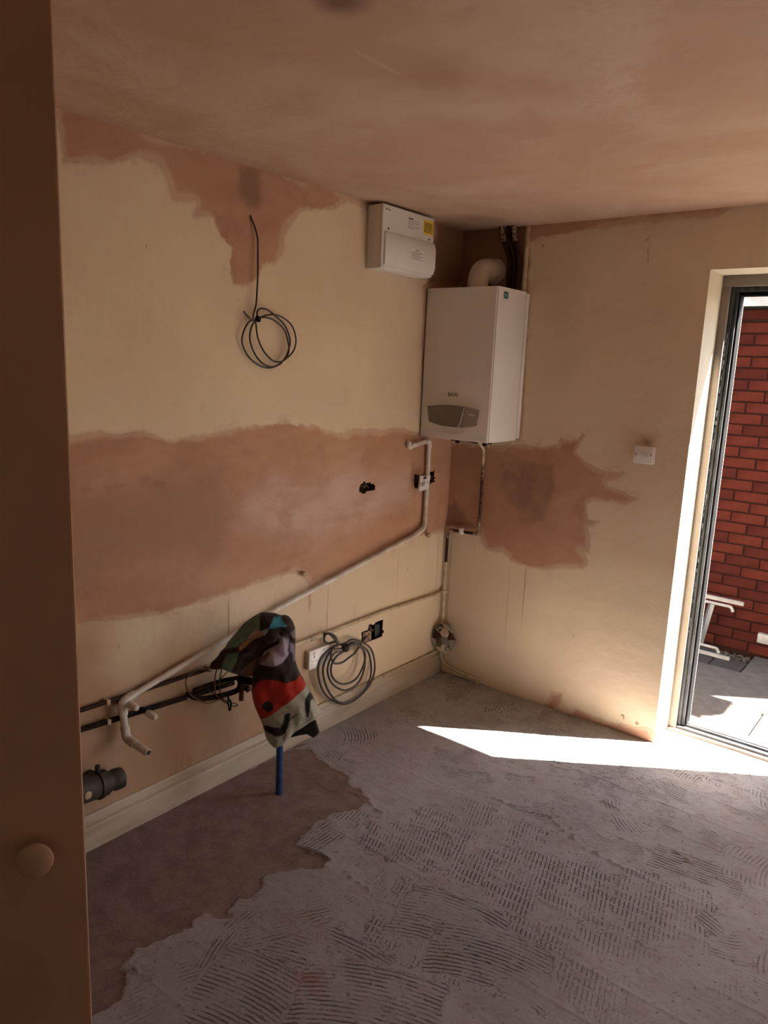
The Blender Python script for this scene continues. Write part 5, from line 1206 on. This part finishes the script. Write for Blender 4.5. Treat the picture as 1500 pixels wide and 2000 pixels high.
def brick_wall():
    xa, xb = .36, 2.50
    root = bpy.data.objects.new('outbuilding', None); COL.objects.link(root); root.location = (1.2, 2.17, GZ)
    tag(root, 'red brick outbuilding wall with flaking white eaves facing the door', 'building')
    bm = bmesh.new(); bm_box(bm, xa - 2.0, xb - .006, 2.178, 4.2, GZ - .05, 2.10)
    from_bm('mortar', bm, M['mortar'], root)
    me1, me2 = None, None
    def bmesh_brick(w, m):
        bm = bmesh.new(); bm_box(bm, -w / 2, w / 2, -.05, .05, -.0325, .0325, .003, 1)
        bmesh.ops.recalc_face_normals(bm, faces=bm.faces)
        me = bpy.data.meshes.new('brick'); bm.to_mesh(me); bm.free(); me.materials.append(M[m]); return me
    full = [bmesh_brick(.210, 'brick'), bmesh_brick(.210, 'brick'), bmesh_brick(.210, 'brick2')]
    half = bmesh_brick(.10, 'brick')
    R = random.Random(6); cnt = 0
    for c in range(0, 30):
        z = GZ + .008 + .0375 + c * .075
        if z > 2.07: break
        off = .919 + (.11 if c % 2 else 0)
        for i in range(-6, 8):
            x = off + i * .220 + .11
            if x - .1 < xa or x + .1 > xb: continue
            if cnt >= 298 : break
            o = bpy.data.objects.new('brick', R.choice(full)); COL.objects.link(o); o.parent = root
            o.location = (x - 1.2 + R.uniform(-.002, .002), .0482 + R.uniform(-.0015, .0015), z - GZ + R.uniform(-.001, .001)); cnt += 1
    # further brickwork beyond the view, joined into one part
    bm = bmesh.new()
    for c in range(0, 30):
        z = GZ + .008 + .0375 + c * .075
        if z > 2.07: break
        off = .919 + (.11 if c % 2 else 0)
        for i in range(-16, 2):
            x = off + i * .220 + .11
            if x - .1 >= xa: continue
            bm_box(bm, x - .105, x + .105, 2.168, 2.20, z - .0325, z + .0325)
    o = from_bm('far_brickwork', bm, M['brick'], root); o['kind'] = 'stuff'
    # eaves: soffit, white boards, dark gutter line, tiles
    def E_(name, x0, x1, y0, y1, z0, z1, m, bev=.002): return box(name, x0, x1, y0, y1, z0, z1, M[m], root, bev, 1)
    E_('wall_plate', xa - 2, 2.56, 2.155, 2.30, 2.075, 2.135, 'brick2')
    E_('soffit', xa - 2, 2.80, 2.075, 2.30, 2.136, 2.163, 'black')
    E_('lower_board', xa - 2, 2.80, 2.055, 2.075, 2.150, 2.212, 'fascia')
    E_('gutter_shadow_gap', xa - 2, 2.80, 2.062, 2.10, 2.212, 2.226, 'black')
    E_('upper_board', xa - 2, 2.82, 2.045, 2.070, 2.226, 2.292, 'fascia')
    bm = bmesh.new()
    for k in range(8): pass
    # eaves tiles
    bmt = bmesh.new(); bm_box(bmt, -.08, .08, -.13, .13, -.007, .007, .003, 1); bmesh.ops.recalc_face_normals(bmt, faces=bmt.faces)
    tm = bpy.data.meshes.new('roof_tile'); bmt.to_mesh(tm); bmt.free(); tm.materials.append(M['slate'])
    for row in range(4):
        for k in range(24):
            x = -.9 + k * .165 + (.08 if row % 2 else 0)
            if x > 2.74 + .03 * (row % 2): continue
            o = bpy.data.objects.new('roof_tile', tm); COL.objects.link(o); o.parent = root
            o.location = (x - 1.2, 2.115 + row * .17 - 2.17, 2.318 + row * .045 - GZ + R.uniform(0, .004)); o.rotation_euler = (math.radians(18), R.uniform(-.02, .02), 0)
    bpy.context.view_layer.update()
    for ch in root.children:
        if ch.name.split('.')[0] not in ('brick', 'roof_tile'): ch.data.transform(Matrix.Translation(-root.location))
brick_wall()

# white metal frame leaning on the bricks
tr = empty('metal_frame', (.9, 1.98, GZ), 'white metal leg frame leaning on brick wall, seen through the door', 'metal frame')
def bar(name, a, b, w, h, m='metalwhite'):
    bm = bmesh.new(); a, b = Vector(a), Vector(b); t = (b - a).normalized(); s = t.cross(Vector((0, 0, 1))).normalized(); u = s.cross(t)
    vs = []
    for p in (a, b):
        for i, j in ((-1, -1), (1, -1), (1, 1), (-1, 1)): vs.append(bm.verts.new(p + s * i * w / 2 + u * j * h / 2))
    for q in ((0, 1, 2, 3), (4, 5, 6, 7), (0, 1, 5, 4), (1, 2, 6, 5), (2, 3, 7, 6), (3, 0, 4, 7)): bm.faces.new([vs[i] for i in q])
    return from_bm(name, bm, M[m], tr)
bar('top_rail', (.45, 2.03, .192), (1.105, 2.03, .186), .022, .026)
tube('upper_tube', fillet([(.45, 2.0, .160), (1.035, 2.0, .156), (1.050, 2.0, .125)], .015), .011, M['metalwhite'], tr, 10)
bar('post', (.905, 2.02, .150), (.868, 1.99, -.150), .030, .030, 'alu')
bar('post', (.50, 2.02, .150), (.46, 1.99, -.150), .030, .030, 'alu')
tube('lower_tube', fillet([(.43, 1.985, -.150), (.985, 1.985, -.153), (.998, 1.985, -.182)], .015), .011, M['metalwhite'], tr, 10)
bar('foot_rail', (.43, 1.935, -.183), (1.083, 1.935, -.187), .022, .022)
adopt(tr)
tr = empty('bracket_frame', (1.3, 2.05, GZ), 'pale block-ended metal rail low on brick wall at right picture edge', 'metal frame')
b_ = bmesh.new(); bm_box(b_, 1.222, 1.70, 1.99, 2.03, -.045, .020, .004)
from_bm('rail', b_, M['metalwhite'], tr, autosmooth=30)
b_ = bmesh.new(); bm_box(b_, 1.285, 1.315, 1.99, 2.03, .022, .30, .003)
from_bm('post', b_, M['metalwhite'], tr, autosmooth=30)
b_ = bmesh.new(); bm_box(b_, 1.60, 1.63, 1.99, 2.03, GZ + .003, -.046, .003)
from_bm('leg', b_, M['metalwhite'], tr, autosmooth=30)
adopt(tr)
